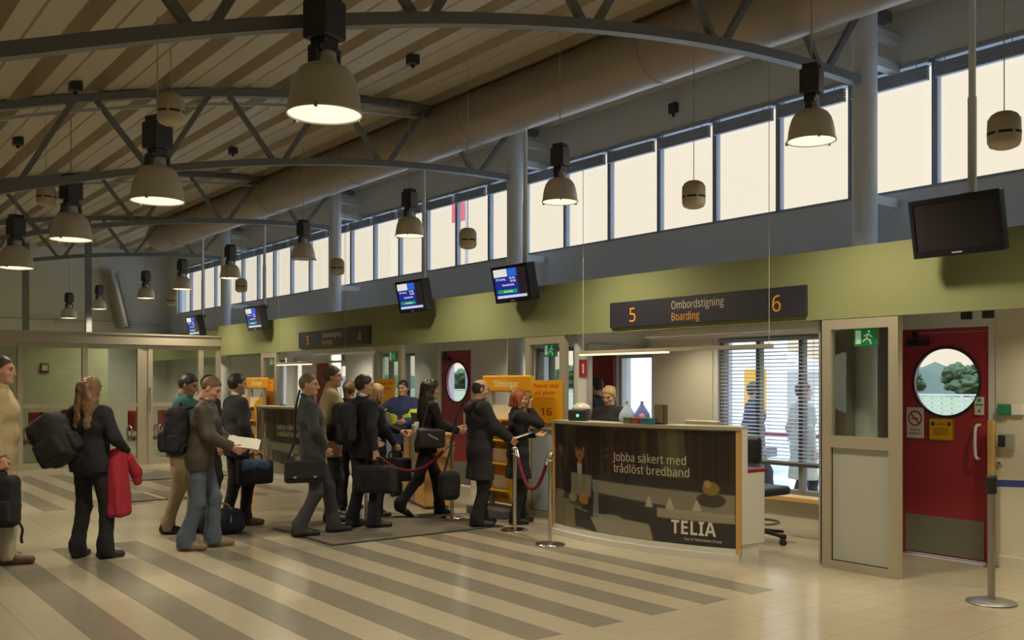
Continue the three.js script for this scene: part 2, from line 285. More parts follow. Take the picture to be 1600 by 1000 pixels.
// ---------------------------------------------------------------- hanging screens
const tvPrint = print(320, 240, (g, w, h) => {
  g.fillStyle = '#1d2a8c'; g.fillRect(0, 0, w, h); g.fillStyle = '#e8e6dc'; g.fillRect(0, 0, w * 0.42, h * 0.26); g.fillStyle = '#2f63d8'; g.fillRect(w * 0.42, 0, w * 0.3, h * 0.26);
  g.fillStyle = '#241c22'; g.fillRect(w * 0.72, 0, w * 0.28, h); g.fillStyle = '#e9ecf5'; g.font = 'bold 24px sans-serif'; g.fillText('Till / Boarding', w * 0.05, h * 0.38, w * 0.3); g.fillText('16:20', w * 0.46, h * 0.36); g.fillText('16:40', w * 0.48, h * 0.46); g.fillText('Stockholm', w * 0.22, h * 0.58);
  g.fillStyle = '#1e9e5a'; g.fillRect(w * 0.06, h * 0.70, w * 0.6, h * 0.12); g.fillStyle = '#dff2e4'; g.font = 'bold 20px sans-serif'; g.fillText('Boarding', w * 0.25, h * 0.79);
  g.fillStyle = '#cfd6ea'; g.fillRect(w * 0.02, h * 0.89, w * 0.92, h * 0.09);
});
tvPrint.emissive = lin(0.9, 0.9, 0.9); tvPrint.emissiveMap = tvPrint.map; tvPrint.color = lin(0.1, 0.1, 0.1); tvPrint.roughness = 0.25;
[[1497, 398, 6.97, 0, 'large dark switched-off screen hanging on a pole before the windows'], [803, 472, 6.97, 1, 'lit blue flight screen hanging nearest the 5 and 6 boarding sign'], [646, 488, 6.97, 1, 'lit blue flight screen hanging between the two boarding signs'], [400, 516, 6.97, 1, 'lit blue flight screen beyond the 3 and 4 boarding sign'], [305, 526, 6.97, 1, 'small lit blue flight screen hanging beyond the glass partition']].forEach(([px, py, X, on, label]) => {
  const p = at(px, py, { X }); const t = thing('hanging_screen', label, 'screen', p.X, p.y, -p.u, undefined, FACE);
  const W = 0.685, Hh = 0.44, g = new THREE.Group(), tilt = 0.2, th = on ? 0.13 : 0.08;
  const mx = new THREE.Matrix4().makeRotationX(tilt).setPosition(0, 0.0, 0);
  const loc = geo => { geo.translate(0, Hh / 2, 0).applyMatrix4(mx); return geo; };
  part(t, 'housing', loc(rbox(W, Hh, th, 0.014, 0, 0, -th / 2)), M.black);
  part(t, 'bezel', [loc(box(W, 0.035, 0.012, 0, Hh / 2 - 0.018, 0.004)), loc(box(W, 0.05, 0.012, 0, -Hh / 2 + 0.025, 0.004)), loc(box(0.03, Hh - 0.08, 0.012, -W / 2 + 0.015, 0.006, 0.004)), loc(box(0.03, Hh - 0.08, 0.012, W / 2 - 0.015, 0.006, 0.004))], M.blackGloss);
  part(t, 'display', loc(plane(W - 0.06, Hh - 0.085, 0, 0.0075, 0.002)), on ? tvPrint : std([0.022, 0.019, 0.021], 0.18), on ? 'lit display with white and green text on blue' : 'dark blank display');
  part(t, 'badge', loc(box(0.08, 0.012, 0.003, 0, -Hh / 2 + 0.022, 0.011)), M.alu2);
  const zc = -0.15; part(t, 'bracket', [box(0.09, 0.07, 0.09, 0, Hh + 0.0, zc - 0.01), box(0.12, 0.2, 0.03, 0, Hh - 0.12, zc + 0.03)], M.black);
  part(t, 'pole', [rod(V(0.03, Hh - 0.02, zc), V(0.03, yTop(p.X + 0.15) + 0.06 - p.y, zc), 0.026, 14), rod(V(0.03, Hh + 0.02, zc), V(0.03, Hh + 0.75, zc), 0.032, 14)], M.column);
});

// ---------------------------------------------------------------- signs on the fascia
function wallSign(name, label, cat, X, yb, u, w, h, d, mat, prints, group) {
  const t = thing(name, label, cat, X, yb, -u, group, FACE);
  part(t, 'board', rbox(w, h, d, Math.min(0.006, d / 3), 0, h / 2, 0, 1), mat); part(t, 'print', plane(w - 0.004, h - 0.004, 0, h / 2, d / 2 + 0.0015), prints); return t;
}
const gateSign = (a, b) => print(2048, 224, (g, w, h) => {
  g.fillStyle = '#2b2b38'; g.fillRect(0, 0, w, h); g.textBaseline = 'middle'; g.fillStyle = '#e39a17'; g.font = '172px sans-serif'; g.fillText(a, 235, h * 0.54); g.fillText(b, 1745, h * 0.54);
  g.font = '92px sans-serif'; g.fillStyle = '#cfc4a6'; g.fillText('Ombordstigning', 735, h * 0.30, 560); g.fillStyle = '#e39a17'; g.fillText('Boarding', 735, h * 0.74, 310);
});
wallSign('boarding_sign', 'dark sign reading 5 Ombordstigning Boarding 6 over the poster counter', 'sign', 7.172, 2.184, 6.35, 2.49, 0.27, 0.03, M.sign, gateSign('5', '6'));
wallSign('boarding_sign', 'smaller-looking dark sign reading 3 Ombordstigning Boarding 4 over the far counter', 'sign', 7.172, 2.184, 14.14, 2.49, 0.27, 0.03, M.sign, gateSign('3', '4'));

// ---------------------------------------------------------------- framed glass screens under the fascia
const exitPrint = print(256, 192, (g, w, h) => { g.fillStyle = '#12864a'; g.fillRect(0, 0, w, h); g.fillStyle = '#dff5e0'; g.fillRect(18, 28, 62, 140); g.lineWidth = 16; g.strokeStyle = '#dff5e0'; g.lineCap = 'round'; g.beginPath(); g.arc(168, 42, 14, 0, 7); g.fill(); g.beginPath(); g.moveTo(160, 66); g.lineTo(140, 110); g.lineTo(178, 130); g.lineTo(190, 168); g.moveTo(140, 110); g.lineTo(104, 140); g.moveTo(160, 70); g.lineTo(118, 84); g.moveTo(160, 70); g.lineTo(200, 96); g.stroke(); });
exitPrint.emissive = lin(0.35, 0.35, 0.35); exitPrint.emissiveMap = exitPrint.map;
function screenPanel(u0, u1, label, lower) {
  const w = u1 - u0, t = thing('glass_screen', label, 'partition', XF + 0.01, 0, -(u0 + u1) / 2, undefined, FACE), H = 2.14, b = 0.085, R = 1.09;
  part(t, 'stile', box(b, H, 0.07, -w / 2 + b / 2, H / 2, 0), M.alu); part(t, 'stile', box(b, H, 0.07, w / 2 - b / 2, H / 2, 0), M.alu);
  part(t, 'rail', box(w - 2 * b, 0.09, 0.07, 0, H - 0.045, 0), M.alu); part(t, 'rail', box(w - 2 * b, 0.10, 0.07, 0, R, 0), M.alu); part(t, 'rail', box(w - 2 * b, 0.07, 0.07, 0, 0.035, 0), M.alu);
  part(t, 'pane', box(w - 2 * b, H - 0.09 - R - 0.05, 0.01, 0, (H - 0.09 + R + 0.05) / 2, 0), M.tint, 'clear upper pane');
  part(t, 'panel', box(w - 2 * b, R - 0.05 - 0.07, 0.02, 0, (R - 0.05 + 0.07) / 2, 0), lower, 'frosted lower panel');
  part(t, 'gasket', [box(0.008, R - 0.12, 0.026, -w / 2 + b + 0.004, (R - 0.05 + 0.07) / 2, 0), box(0.008, R - 0.12, 0.026, w / 2 - b - 0.004, (R - 0.05 + 0.07) / 2, 0), box(w - 2 * b, 0.008, 0.026, 0, 0.075, 0)], M.rubber);
  return t;
}
const exits = [];
const panels = [[4.26, 4.97, 'pale framed glass screen standing beside the open red door with round window', M.frosted], [8.40, 9.12, 'pale framed glass screen with the yellow 16 notice', M.frostBlue], [12.03, 12.77, 'pale framed glass screen with the yellow 3 notice behind the hi-vis worker', M.frostBlue], [16.4, 17.1, 'far pale framed glass screen beside the glass partition', M.frosted]];
panels.forEach(([u0, u1, l, m], i) => {
  screenPanel(u0, u1, l, m);
  const e = wallSign('exit_sign', ['green exit sign with running figure on the screen by the red door', 'green exit sign above the yellow 16 notice', 'green exit sign above the yellow 3 notice behind the hi-vis worker', 'small green exit sign on the far glass screen'][i], 'exit sign', XF + 0.06, 1.9, (u0 + u1) / 2 - 0.02, 0.22, 0.16, 0.03, M.alu2, exitPrint);
});
const notice = n => print(256, 352, (g, w, h) => { g.fillStyle = '#e8a413'; g.fillRect(0, 0, w, h); g.fillStyle = '#a8321a'; g.font = 'bold 42px sans-serif'; g.fillText('Planet står', 14, 60, 228); g.fillText('på plats:', 36, 116); g.fillRect(40, 150, 160, 3); g.font = 'bold 92px sans-serif'; g.textAlign = 'center'; g.fillText(n, w / 2, 292); });
wallSign('notice_board', 'yellow notice reading Planet står på plats 16', 'notice', XF - 0.04, 1.12, 8.70, 0.58, 0.5, 0.012, M.yellow, notice('16'));
wallSign('notice_board', 'yellow notice with red number 3 behind the hi-vis worker', 'notice', XF - 0.04, 1.15, 12.44, 0.54, 0.50, 0.012, M.yellow, notice('3'));
wallSign('notice_board', 'yellow notice with red number 3 on the far glass screen', 'notice', XF - 0.04, 1.15, 16.72, 0.46, 0.50, 0.012, M.yellow, notice('3'));

// booth side walls behind the screens, and smoked glass returns
booth.forEach((o, i) => {
  const a = struct('wall_booth', i ? 'clear glass return beside the far booth' : 'smoked glass return beside the red door', 'wall');
  part(a, 'pane', bx(7.28, XW - 0.02, 0.02, 2.24, 5.02 + o, 5.04 + o), i ? M.tint : M.smoked); part(a, 'post', [bx(7.28, 7.34, 0, 2.25, 5.0 + o, 5.06 + o)], M.alu2);
  const b = struct('wall_booth', i ? 'pale side wall of the far booth with a doorway' : 'pale side wall of the near booth with a doorway', 'wall');
  const u = 8.26 + o; part(b, 'wall_face', [bx(7.28, 7.42, 0, 2.25, u, u + 0.06), bx(7.42, XW - 0.02, 2.04, 2.25, u, u + 0.06)], M.wall);
  part(b, 'door_frame', [bx(7.42, 7.48, 0, 2.04, u - 0.03, u + 0.08), bx(7.48, XW - 0.02, 1.98, 2.04, u - 0.03, u + 0.08)], M.alu2);
});
{ // fire extinguisher sign
  const t = thing('fire_sign', 'small red fire extinguisher sign on the booth side wall', 'sign', 7.35, 1.66, -8.25); const m = print(64, 128, (g, w, h) => { g.fillStyle = '#a51a22'; g.fillRect(0, 0, w, h); g.fillStyle = '#e8d9d4'; g.fillRect(24, 44, 16, 60); g.beginPath(); g.arc(32, 40, 10, 0, 7); g.fill(); });
  part(t, 'board', box(0.11, 0.2, 0.008, 0, 0.1, 0), M.red); part(t, 'print', plane(0.1, 0.19, 0, 0.1, 0.0052), m);
}
// small downlights in the booth ceilings
[3.4, 6.1, 7.3, 10.6, 14.0, 15.2].forEach(u => {
  const t = thing('downlight', 'small round downlight in the ceiling over the boarding booths', 'lamp', 7.85, 2.235, -u, 'downlights in the booth ceiling');
  part(t, 'ring', lathe([[0.05, 0.0], [0.065, -0.002], [0.068, 0.006], [0.06, 0.015]], 24), M.white); part(t, 'lens', new THREE.CylinderGeometry(0.05, 0.05, 0.008, 24).translate(0, 0.006, 0), M.glow, 'glowing lens');
  const l = new THREE.SpotLight(LAMP_COL, 4, 0, 1.3, 0.7, 2); l.position.set(0, -0.01, 0); l.target.position.set(0, -1, 0); l.castShadow = true; l.shadow.radius = 2.5; t.add(l, l.target);
});
// white valance strips and red lintel behind the fascia
booth.forEach((o, i) => { const t = thing('valance', i ? 'white shutter housing under the fascia over the far counter' : 'long white shutter housing under the fascia over the poster counter', 'valance', 7.42, 2.065, -(6.1 + o)); part(t, 'housing', rbox(0.2, 0.09, 2.3, 0.02, 0, 0.045, 0), M.white); part(t, 'bottom_rail', box(0.1, 0.012, 2.26, 0, -0.004, 0), M.alu2); });

// ---------------------------------------------------------------- lower glazing in the window wall
let winN = 20;
function glazing(r, cols, rows, mat, label, door) {
  const [u0, u1, y0, y1] = r, g = struct((door ? 'door_' : 'window_') + (winN++), label, door ? 'door' : 'window'), b = 0.05;
  const us = [u0, ...cols, u1], ys = [y0, ...rows, y1];
  for (let i = 0; i < us.length; i++) { const u = i === 0 ? u0 + b / 2 : i === us.length - 1 ? u1 - b / 2 : us[i]; part(g, 'mullion', bx(XW + 0.04, XW + 0.12, y0, y1, u - b / 2, u + b / 2), mat); }
  for (let j = 0; j < ys.length; j++) { const y = j === 0 ? y0 + b / 2 : j === ys.length - 1 ? y1 - b / 2 : ys[j]; part(g, 'transom', bx(XW + 0.045, XW + 0.115, y - b / 2, y + b / 2, u0 + b, u1 - b), mat); }
  for (let i = 1; i < us.length; i++) for (let j = 1; j < ys.length; j++) part(g, 'pane', bx(XW + 0.075, XW + 0.085, ys[j - 1] + b / 2, ys[j] - b / 2, us[i - 1] + b / 2, us[i] - b / 2), M.pane);
  return g;
}
const frameBrown = std([0.20, 0.18, 0.15], 0.5, 0.2);
booth.forEach((o, i) => {
  const g = glazing([5.75 + o, 7.17 + o, 0.42, 2.09], [6.1 + o, 6.65 + o], [0.74], frameBrown, i ? 'tall window behind the far boarding counter' : 'tall window with blind behind the near boarding counter');
  part(g, 'sill', bx(XW - 0.14, XW + 0.05, 0.375, 0.415, 5.7 + o, 7.22 + o), M.woodEdge, 'wooden sill');
  glazing([8.19 + o, 8.81 + o, 0.08, 1.95], [], [], M.alu2, i ? 'bright glazed exit beside the far booth' : 'bright glazed exit behind the counter', true);
  const rl = struct('door_' + (winN++), i ? 'red side panel of the far glazed exit' : 'red side panel next to the bright glazed exit', 'door');
  part(rl, 'leaf', bx(XW - 0.05, XW - 0.005, 0.02, 2.04, 8.82 + o, 9.3 + o), M.redDark); part(rl, 'handle', rod(V(XW - 0.1, 1.05, -8.9 - o), V(XW - 0.1, 1.35, -8.9 - o), 0.014), M.chrome);
});
glazing([9.64, 10.45, 0.9, 2.07], [9.91, 10.18], [], frameBrown, 'narrow three-pane window seen through the screen with the 16 notice');
glazing([17.95, 19.15, 0.5, 2.07], [18.55], [1.1], frameBrown, 'window at the far end of the boarding wall');
{
  const t = thing('venetian_blind', 'lowered venetian blind with thin open slats in the window behind the counter', 'blind', XW + 0.0, 0.76, -6.46);
  part(t, 'head_rail', box(0.035, 0.035, 1.38, 0.01, 1.3, 0), M.blind);
  const sg = box(0.024, 0.0022, 1.36).rotateZ(0.42); for (let k = 0; k < 32; k++) { const m = part(t, 'slat', sg, M.blind); m.position.set(0.01, 0.03 + k * 0.039, 0); }
  part(t, 'bottom_rail', box(0.026, 0.018, 1.36, 0.01, 0, 0), M.blind);
  for (const z of [-0.55, 0, 0.55]) part(t, 'cord', box(0.003, 1.29, 0.003, -0.006, 0.645, z), M.cable);
}
// red doors with round windows
function porthole(label, o, n) {
  const g = struct('door_' + n, label, 'door'), u0 = 4.14 + o, u1 = 4.94 + o, uc = (u0 + u1) / 2 - 0.02, r = 0.315, yc = 1.6;
  const s = new THREE.Shape(); s.moveTo(-0.38, 0.015); s.lineTo(0.38, 0.015); s.lineTo(0.38, 2.05); s.lineTo(-0.38, 2.05); s.closePath(); const h = new THREE.Path(); h.absarc(0.02, yc, r, 0, Math.PI * 2, true); s.holes.push(h);
  const leaf = new THREE.ExtrudeGeometry(s, { depth: 0.05, bevelEnabled: false, curveSegments: 40 }); const q = new THREE.Group(); 
  const put = (name, geo, m, l) => part(g, name, geo.rotateY(FACE).translate(XW + 0.06, 0, -(u0 + u1) / 2), m, l);
  put('leaf', leaf, M.red); put('pane', new THREE.CylinderGeometry(r, r, 0.012, 40).rotateX(Math.PI / 2).translate(0.02, yc, 0.025), M.pane, 'round window pane');
  put('window_ring', new THREE.TorusGeometry(r, 0.014, 8, 48).translate(0.02, yc, 0.052), M.black);
  put('kick_plate', box(0.74, 0.34, 0.006, 0, 0.2, 0.054), M.kick, 'steel kick plate');
  put('door_frame', mergeGeometries([box(0.04, 2.09, 0.1, -0.403, 1.045, 0.0), box(0.04, 2.09, 0.1, 0.403, 1.045, 0.0), box(0.766, 0.035, 0.1, 0, 2.07, 0)]), M.red);
  put('door_closer', mergeGeometries([box(0.2, 0.05, 0.05, -0.24, 1.96, 0.075), box(0.03, 0.1, 0.03, -0.27, 2.02, 0.08), box(0.22, 0.015, 0.02, -0.2, 2.0, 0.12)]), M.black);
  const hg = tube([V(0.33, 1.22, 0.05), V(0.33, 1.22, 0.1), V(0.325, 1.2, 0.115), V(0.325, 0.95, 0.115), V(0.33, 0.93, 0.1), V(0.33, 0.93, 0.05)], 0.013, 40, 10); put('handle', hg, M.white, 'white pull handle');
  return g;
}
porthole('red door with round window and steel kick plate', 0, 1);
porthole('far red door with round window beyond the newspaper stand', booth[1], 2);
{ // notices on the near red door, things on the wall beside it
  const ns = print(128, 208, (g, w, h) => { g.fillStyle = '#d5cfc4'; g.fillRect(0, 0, w, h); g.lineWidth = 11; g.strokeStyle = '#b01f2a'; g.fillStyle = '#333'; g.fillRect(36, 72, 52, 8); g.beginPath(); g.arc(64, 74, 48, 0, 7); g.stroke(); g.beginPath(); g.moveTo(30, 40); g.lineTo(98, 108); g.stroke(); g.fillStyle = '#444'; g.font = 'bold 20px sans-serif'; g.textAlign = 'center'; g.fillText('Rökning', 64, 158); g.fillText('förbjuden', 64, 184); });
  const yw = print(192, 160, (g, w, h) => { g.fillStyle = '#d9a00c'; g.fillRect(0, 0, w, h); g.strokeStyle = '#3a2a10'; g.lineWidth = 6; g.strokeRect(3, 3, w - 6, h - 6); g.fillStyle = '#3a2a10'; for (const x of [34, 158]) { g.beginPath(); g.arc(x, 42, 14, 0, 7); g.fill(); } g.font = 'bold 15px sans-serif'; g.textAlign = 'center'; g.fillText('VARNING', 96, 48); for (let k = 0; k < 4; k++) g.fillRect(40, 72 + k * 14, 112, 4); });
  const gs = print(64, 160, (g, w, h) => { g.fillStyle = '#cfd2bd'; g.fillRect(0, 0, w, h); g.fillStyle = '#2c7a4c'; g.fillRect(6, 64, 52, 14); g.fillRect(20, 16, 24, 26); g.fillRect(26, 110, 14, 30); });
  const xd = XW + 0.0, um = 4.54;
  wallSign('notice_board', 'white no smoking notice on the red door', 'notice', xd, 1.08, um + 0.27, 0.17, 0.285, 0.006, M.white, ns);
  wallSign('notice_board', 'yellow warning notice on the red door', 'notice', xd, 1.065, um + 0.02, 0.24, 0.21, 0.006, M.yellow, yw);
  wallSign('notice_board', 'small pale green notice at the edge of the red door', 'notice', xd, 1.31, um - 0.33, 0.085, 0.16, 0.006, M.white, gs);
  const p1 = at(1582, 640, { X: XW }), b1 = thing('release_box', 'green and white door release box on the wall', 'door release', XW - 0.035, p1.y - 0.05, -p1.u, undefined, FACE); part(b1, 'box', rbox(0.1, 0.095, 0.045, 0.008, -0.055, 0.05, 0), std([0.03, 0.22, 0.12], 0.5), 'green box'); part(b1, 'switch_plate', rbox(0.1, 0.09, 0.03, 0.006, 0.055, 0.05, -0.007), M.white);
  const p2 = at(1573, 690, { X: XW }), b2 = thing('card_reader', 'grey card reader with dark window on the wall', 'card reader', XW - 0.03, p2.y - 0.07, -p2.u, undefined, FACE); part(b2, 'body', rbox(0.12, 0.14, 0.035, 0.008, 0.02, 0.07, 0), M.alu2); part(b2, 'reader_window', rbox(0.06, 0.1, 0.01, 0.004, -0.02, 0.075, 0.02), M.black);
  const p3 = at(1563, 723, { X: XW }), b3 = thing('door_button', 'small reddish button plate under the card reader', 'button', XW - 0.02, p3.y - 0.012, -p3.u, undefined, FACE); part(b3, 'plate', rbox(0.055, 0.026, 0.012, 0.004, 0, 0.013, 0), M.white); part(b3, 'button', rbox(0.03, 0.016, 0.01, 0.004, 0, 0.013, 0.009), M.redDark);
  for (const px of [1510, 1544]) { const p = at(px, 498, { X: 7.9 }); const t = thing('ceiling_spot', 'small dark spotlight under the booth ceiling by the red door', 'spotlight', p.X, 2.125, -p.u, 'spotlights over the red door'); part(t, 'can', rod(V(0, 0, 0), V(0, 0.1, 0), 0.045, 16), M.black); part(t, 'stem', rod(V(0, 0.1, 0), V(0, 0.125, 0), 0.015, 8), M.black); }
  const p4 = at(1546, 712, { X: 7.8 }), w4 = thing('wooden_post', 'light wooden post edge beside the red door handle', 'post', 8.33, 0, -at(1549, 700, { X: 8.33 }).u); part(w4, 'post', rbox(0.05, 1.27, 0.05, 0.005, 0, 0.635, 0), M.woodEdge); part(w4, 'foot', box(0.09, 0.015, 0.09, 0, 0.0075, 0), M.steel);
}

// ---------------------------------------------------------------- boarding counters with curved poster front
const RC = 3.33, CXc = 9.78, CUc = 7.06;   // front is an arc about this plan point
const posterTex = canvasTex(2048, 900, (g, w, h) => {
  const soft = f => { g.globalAlpha = 0.22; for (let q = 0; q < 9; q++) { const a = q * 2.4, r = 2 + q * 1.1; g.save(); g.translate(Math.cos(a) * r, Math.sin(a) * r); f(); g.restore(); } g.globalAlpha = 1; };
  const rect = (x, y, ww, hh, c) => { g.fillStyle = c; soft(() => g.fillRect(x * w, y * h, ww * w, hh * h)); };
  const ell = (x, y, a, b, c) => { g.fillStyle = c; soft(() => { g.beginPath(); g.ellipse(x * w, y * h, a * w, b * h, 0, 0, 7); g.fill(); }); };
  const poly = (pts, c) => { g.fillStyle = c; soft(() => { g.beginPath(); pts.forEach((p, i) => g[i ? 'lineTo' : 'moveTo'](p[0] * w, p[1] * h)); g.closePath(); g.fill(); }); };
  g.fillStyle = '#2c2320'; g.fillRect(0, 0, w, h);
  for (let i = 0; i < 60; i++) rect(i / 60, 0, 1 / 60, 0.5, ['#2e2520', '#35291f', '#271f1d', '#3a2c20', '#2b2320'][Math.floor(rnd() * 5)]);
  poly([[0.66, 0], [0.78, 0], [0.8, 0.42], [0.68, 0.42]], '#55523c'); poly([[0.71, 0], [0.75, 0], [0.76, 0.42], [0.715, 0.42]], '#66634a'); rect(0.58, 0.02, 0.025, 0.36, '#54402a'); rect(0.42, 0.0, 0.012, 0.35, '#5a2f22');
  rect(0, 0.45, 1, 0.55, '#332d2c');
  poly([[0.22, 0.5], [1, 0.55], [1, 0.74], [0.62, 0.72], [0.22, 0.64]], '#938e7c'); poly([[0.3, 0.62], [0.7, 0.68], [0.72, 0.86], [0.3, 0.84]], '#2d2727'); poly([[0.66, 0.70], [1, 0.72], [1, 0.8], [0.66, 0.78]], '#a8a28f'); rect(0.7, 0.8, 0.3, 0.2, '#2f2a2e');
  ell(0.9, 0.6, 0.06, 0.06, '#3a3129'); ell(0.9, 0.5, 0.035, 0.055, '#9c7a34'); ell(0.885, 0.46, 0.015, 0.03, '#b79a55');
  poly([[0.0, 0.64], [0.12, 0.66], [0.22, 0.78], [0.3, 1], [0, 1]], '#837b62'); poly([[0.17, 0.8], [0.62, 0.86], [0.64, 1], [0.22, 1]], '#a5a08f'); poly([[0.17, 0.8], [0.27, 0.83], [0.33, 1], [0.18, 0.97]], '#2b2527');
  g.save(); g.translate(0.045 * w, 0);
  poly([[0.03, 0.72], [0.1, 0.4], [0.14, 0.34], [0.2, 0.36], [0.25, 0.5], [0.26, 0.72]], '#25222a'); poly([[0.145, 0.36], [0.18, 0.36], [0.175, 0.6], [0.155, 0.6]], '#b9b3a6'); ell(0.165, 0.235, 0.032, 0.095, '#a5714c'); ell(0.163, 0.165, 0.034, 0.055, '#2f2218'); rect(0.153, 0.31, 0.024, 0.05, '#96643f');
  poly([[0.1, 0.46], [0.25, 0.47], [0.24, 0.68], [0.1, 0.67]], '#8a8470'); ell(0.15, 0.73, 0.07, 0.05, '#4d5430'); ell(0.2, 0.70, 0.04, 0.05, '#a87a3c'); ell(0.11, 0.70, 0.03, 0.04, '#9a9070'); ell(0.148, 0.23, 0.005, 0.012, '#3a2a20'); ell(0.178, 0.23, 0.005, 0.012, '#3a2a20'); ell(0.165, 0.285, 0.012, 0.008, '#7a4436'); g.restore();
  poly([[0.27, 0.68], [0.3, 0.68], [0.305, 0.86], [0.265, 0.86]], '#26272b'); poly([[0.31, 0.52], [0.335, 0.52], [0.34, 0.86], [0.305, 0.86]], '#70797a'); ell(0.42, 0.84, 0.06, 0.025, '#8f8b78');
  for (const x of [0.62, 0.72, 0.84]) poly([[x - 0.02, 0.7], [x, 0.6], [x + 0.02, 0.7]], '#c0baa5');
  rect(0.645, 0.8, 0.355, 0.2, '#2d2830');
  g.fillStyle = '#d8cfb9'; g.font = '96px sans-serif'; g.fillText('Jobba säkert med', 0.43 * w, 0.305 * h, 0.39 * w); g.fillText('trådlöst bredband', 0.43 * w, 0.41 * h, 0.41 * w);
  g.fillStyle = '#e6e0cf'; g.font = 'bold 150px sans-serif'; g.fillText('TELIA', 0.725 * w, 0.915 * h, 0.225 * w); g.font = '30px sans-serif'; g.fillText('Part of TeliaSonera Group', 0.785 * w, 0.965 * h, 0.16 * w);
});
const posterM = new THREE.MeshPhysicalMaterial({ map: posterTex, roughness: 0.3, clearcoat: 0.8, clearcoatRoughness: 0.06 });
function arcStrip(r, y0, y1, a0, a1, seg, t) {   // curved board standing on an arc in plan, thickness t outward-inward, uv along the arc
  const pos = [], uv = [], idx = []; const P = (rr, a, y) => pos.push(CXc - rr * Math.cos(a), y, -(CUc - rr * Math.sin(a)));
  for (let i = 0; i <= seg; i++) { const a = a0 + (a1 - a0) * i / seg; P(r, a, y0); P(r, a, y1); P(r - t, a, y0); P(r - t, a, y1); for (const v of [0, 1, 0, 1]) uv.push(i / seg, v); }
  for (let i = 0; i < seg; i++) { const b = i * 4, c = b + 4; const q = (p, q2, r2, s) => idx.push(p, q2, r2, r2, q2, s); q(b, c, b + 1, c + 1); q(c + 2, b + 2, c + 3, b + 3); q(b + 1, c + 1, b + 3, c + 3); q(c, b, c + 2, b + 2); }
  idx.push(0, 1, 2, 2, 1, 3); const e = seg * 4; idx.push(e, e + 2, e + 1, e + 1, e + 2, e + 3);
  const g = new THREE.BufferGeometry(); g.setAttribute('position', new THREE.Float32BufferAttribute(pos, 3)); g.setAttribute('uv', new THREE.Float32BufferAttribute(uv, 2)); g.setIndex(idx); const n = g.toNonIndexed(); n.computeVertexNormals(); return n;
}
const aFar = -Math.asin((7.80 - CUc) / RC), aNear = Math.asin((CUc - 5.55) / RC);
booth.forEach((o, i) => {
  const t = thing('boarding_counter', i ? 'far curved boarding counter behind the man with the shoulder bag' : 'curved boarding counter with a large poster front and white side panel', 'counter', 0, 0, -o);
  const a0 = aFar, a1 = aNear, Hc = 1.2;
  part(t, 'front_board', arcStrip(RC - 0.02, 0.06, Hc - 0.03, a0, a1, 48, 0.05), M.wallCream);
  part(t, 'poster', arcStrip(RC, 0.115, Hc - 0.045, a0 + 0.012, a1 - 0.012, 48, 0.012), posterM, 'glossy poster with white text, a man at a restaurant table and a logo');
  part(t, 'plinth', arcStrip(RC + 0.03, 0.0, 0.06, a0, a1, 48, 0.1), M.white);
  part(t, 'skirting', arcStrip(RC + 0.012, 0.06, 0.11, a0, a1, 48, 0.03), M.white);
  part(t, 'edge_strip', arcStrip(RC + 0.012, 0.06, Hc - 0.03, a1 - 0.010, a1 + 0.003, 2, 0.07), M.woodEdge, 'wooden edge strip'); part(t, 'edge_strip', arcStrip(RC + 0.012, 0.06, Hc - 0.03, a0 - 0.004, a0 + 0.010, 2, 0.07), M.woodEdge, 'wooden edge strip');
  part(t, 'top_board', arcStrip(RC + 0.025, Hc - 0.03, Hc, a0 - 0.004, a1 + 0.004, 48, 0.32), M.alu, 'pale counter top');
  const Xn = CXc - RC * Math.cos(a1), Xf = CXc - RC * Math.cos(a0);
  part(t, 'side_panel', [bx(Xn + 0.02, Xn + 0.36, 0.14, 0.78, 5.56, 5.60), bx(Xn + 0.02, Xn + 0.30, 0.0, 0.14, 5.575, 5.61)], M.white, 'white side panel');
  part(t, 'side_panel', [bx(Xn + 0.02, Xn + 0.12, 0.78, Hc - 0.03, 5.56, 5.59)], M.white);
  part(t, 'side_panel', bx(Xf + 0.05, Xf + 0.6, 0, 1.0, 7.76, 7.79), M.white);
  part(t, 'desk_top', bx(Xn + 0.13, Xn + 0.40, 0.782, 0.81, 5.56, 7.76), M.redDark, 'dark red desk top');
  // linear light above the counter
  const l = thing('linear_lamp', i ? 'thin strip lamp hanging over the far boarding counter' : 'thin strip lamp hanging over the poster counter', 'lamp', 6.9, 1.9, -(6.52 + o));
  part(l, 'rail', box(0.05, 0.035, 2.5, 0, 0.0175, 0.0), M.alu); part(l, 'lamp_tube', box(0.07, 0.018, 1.25, 0, -0.008, -0.62), M.glow, 'glowing tube'); part(l, 'reflector', box(0.09, 0.012, 1.27, 0, 0.006, -0.62), M.alu);
  for (const z of [-1.22, 1.22]) part(l, 'cable', rod(V(0, 0.03, z), V(0, 2.63, z), 0.003, 6), M.cable);
  const rl = new THREE.RectAreaLight(LAMP_COL, 6, 0.07, 1.25); rl.position.set(0, -0.03, -0.62); rl.lookAt(0, -2, -0.62); rl.rotation.set(-Math.PI / 2, 0, 0); l.add(rl);
});
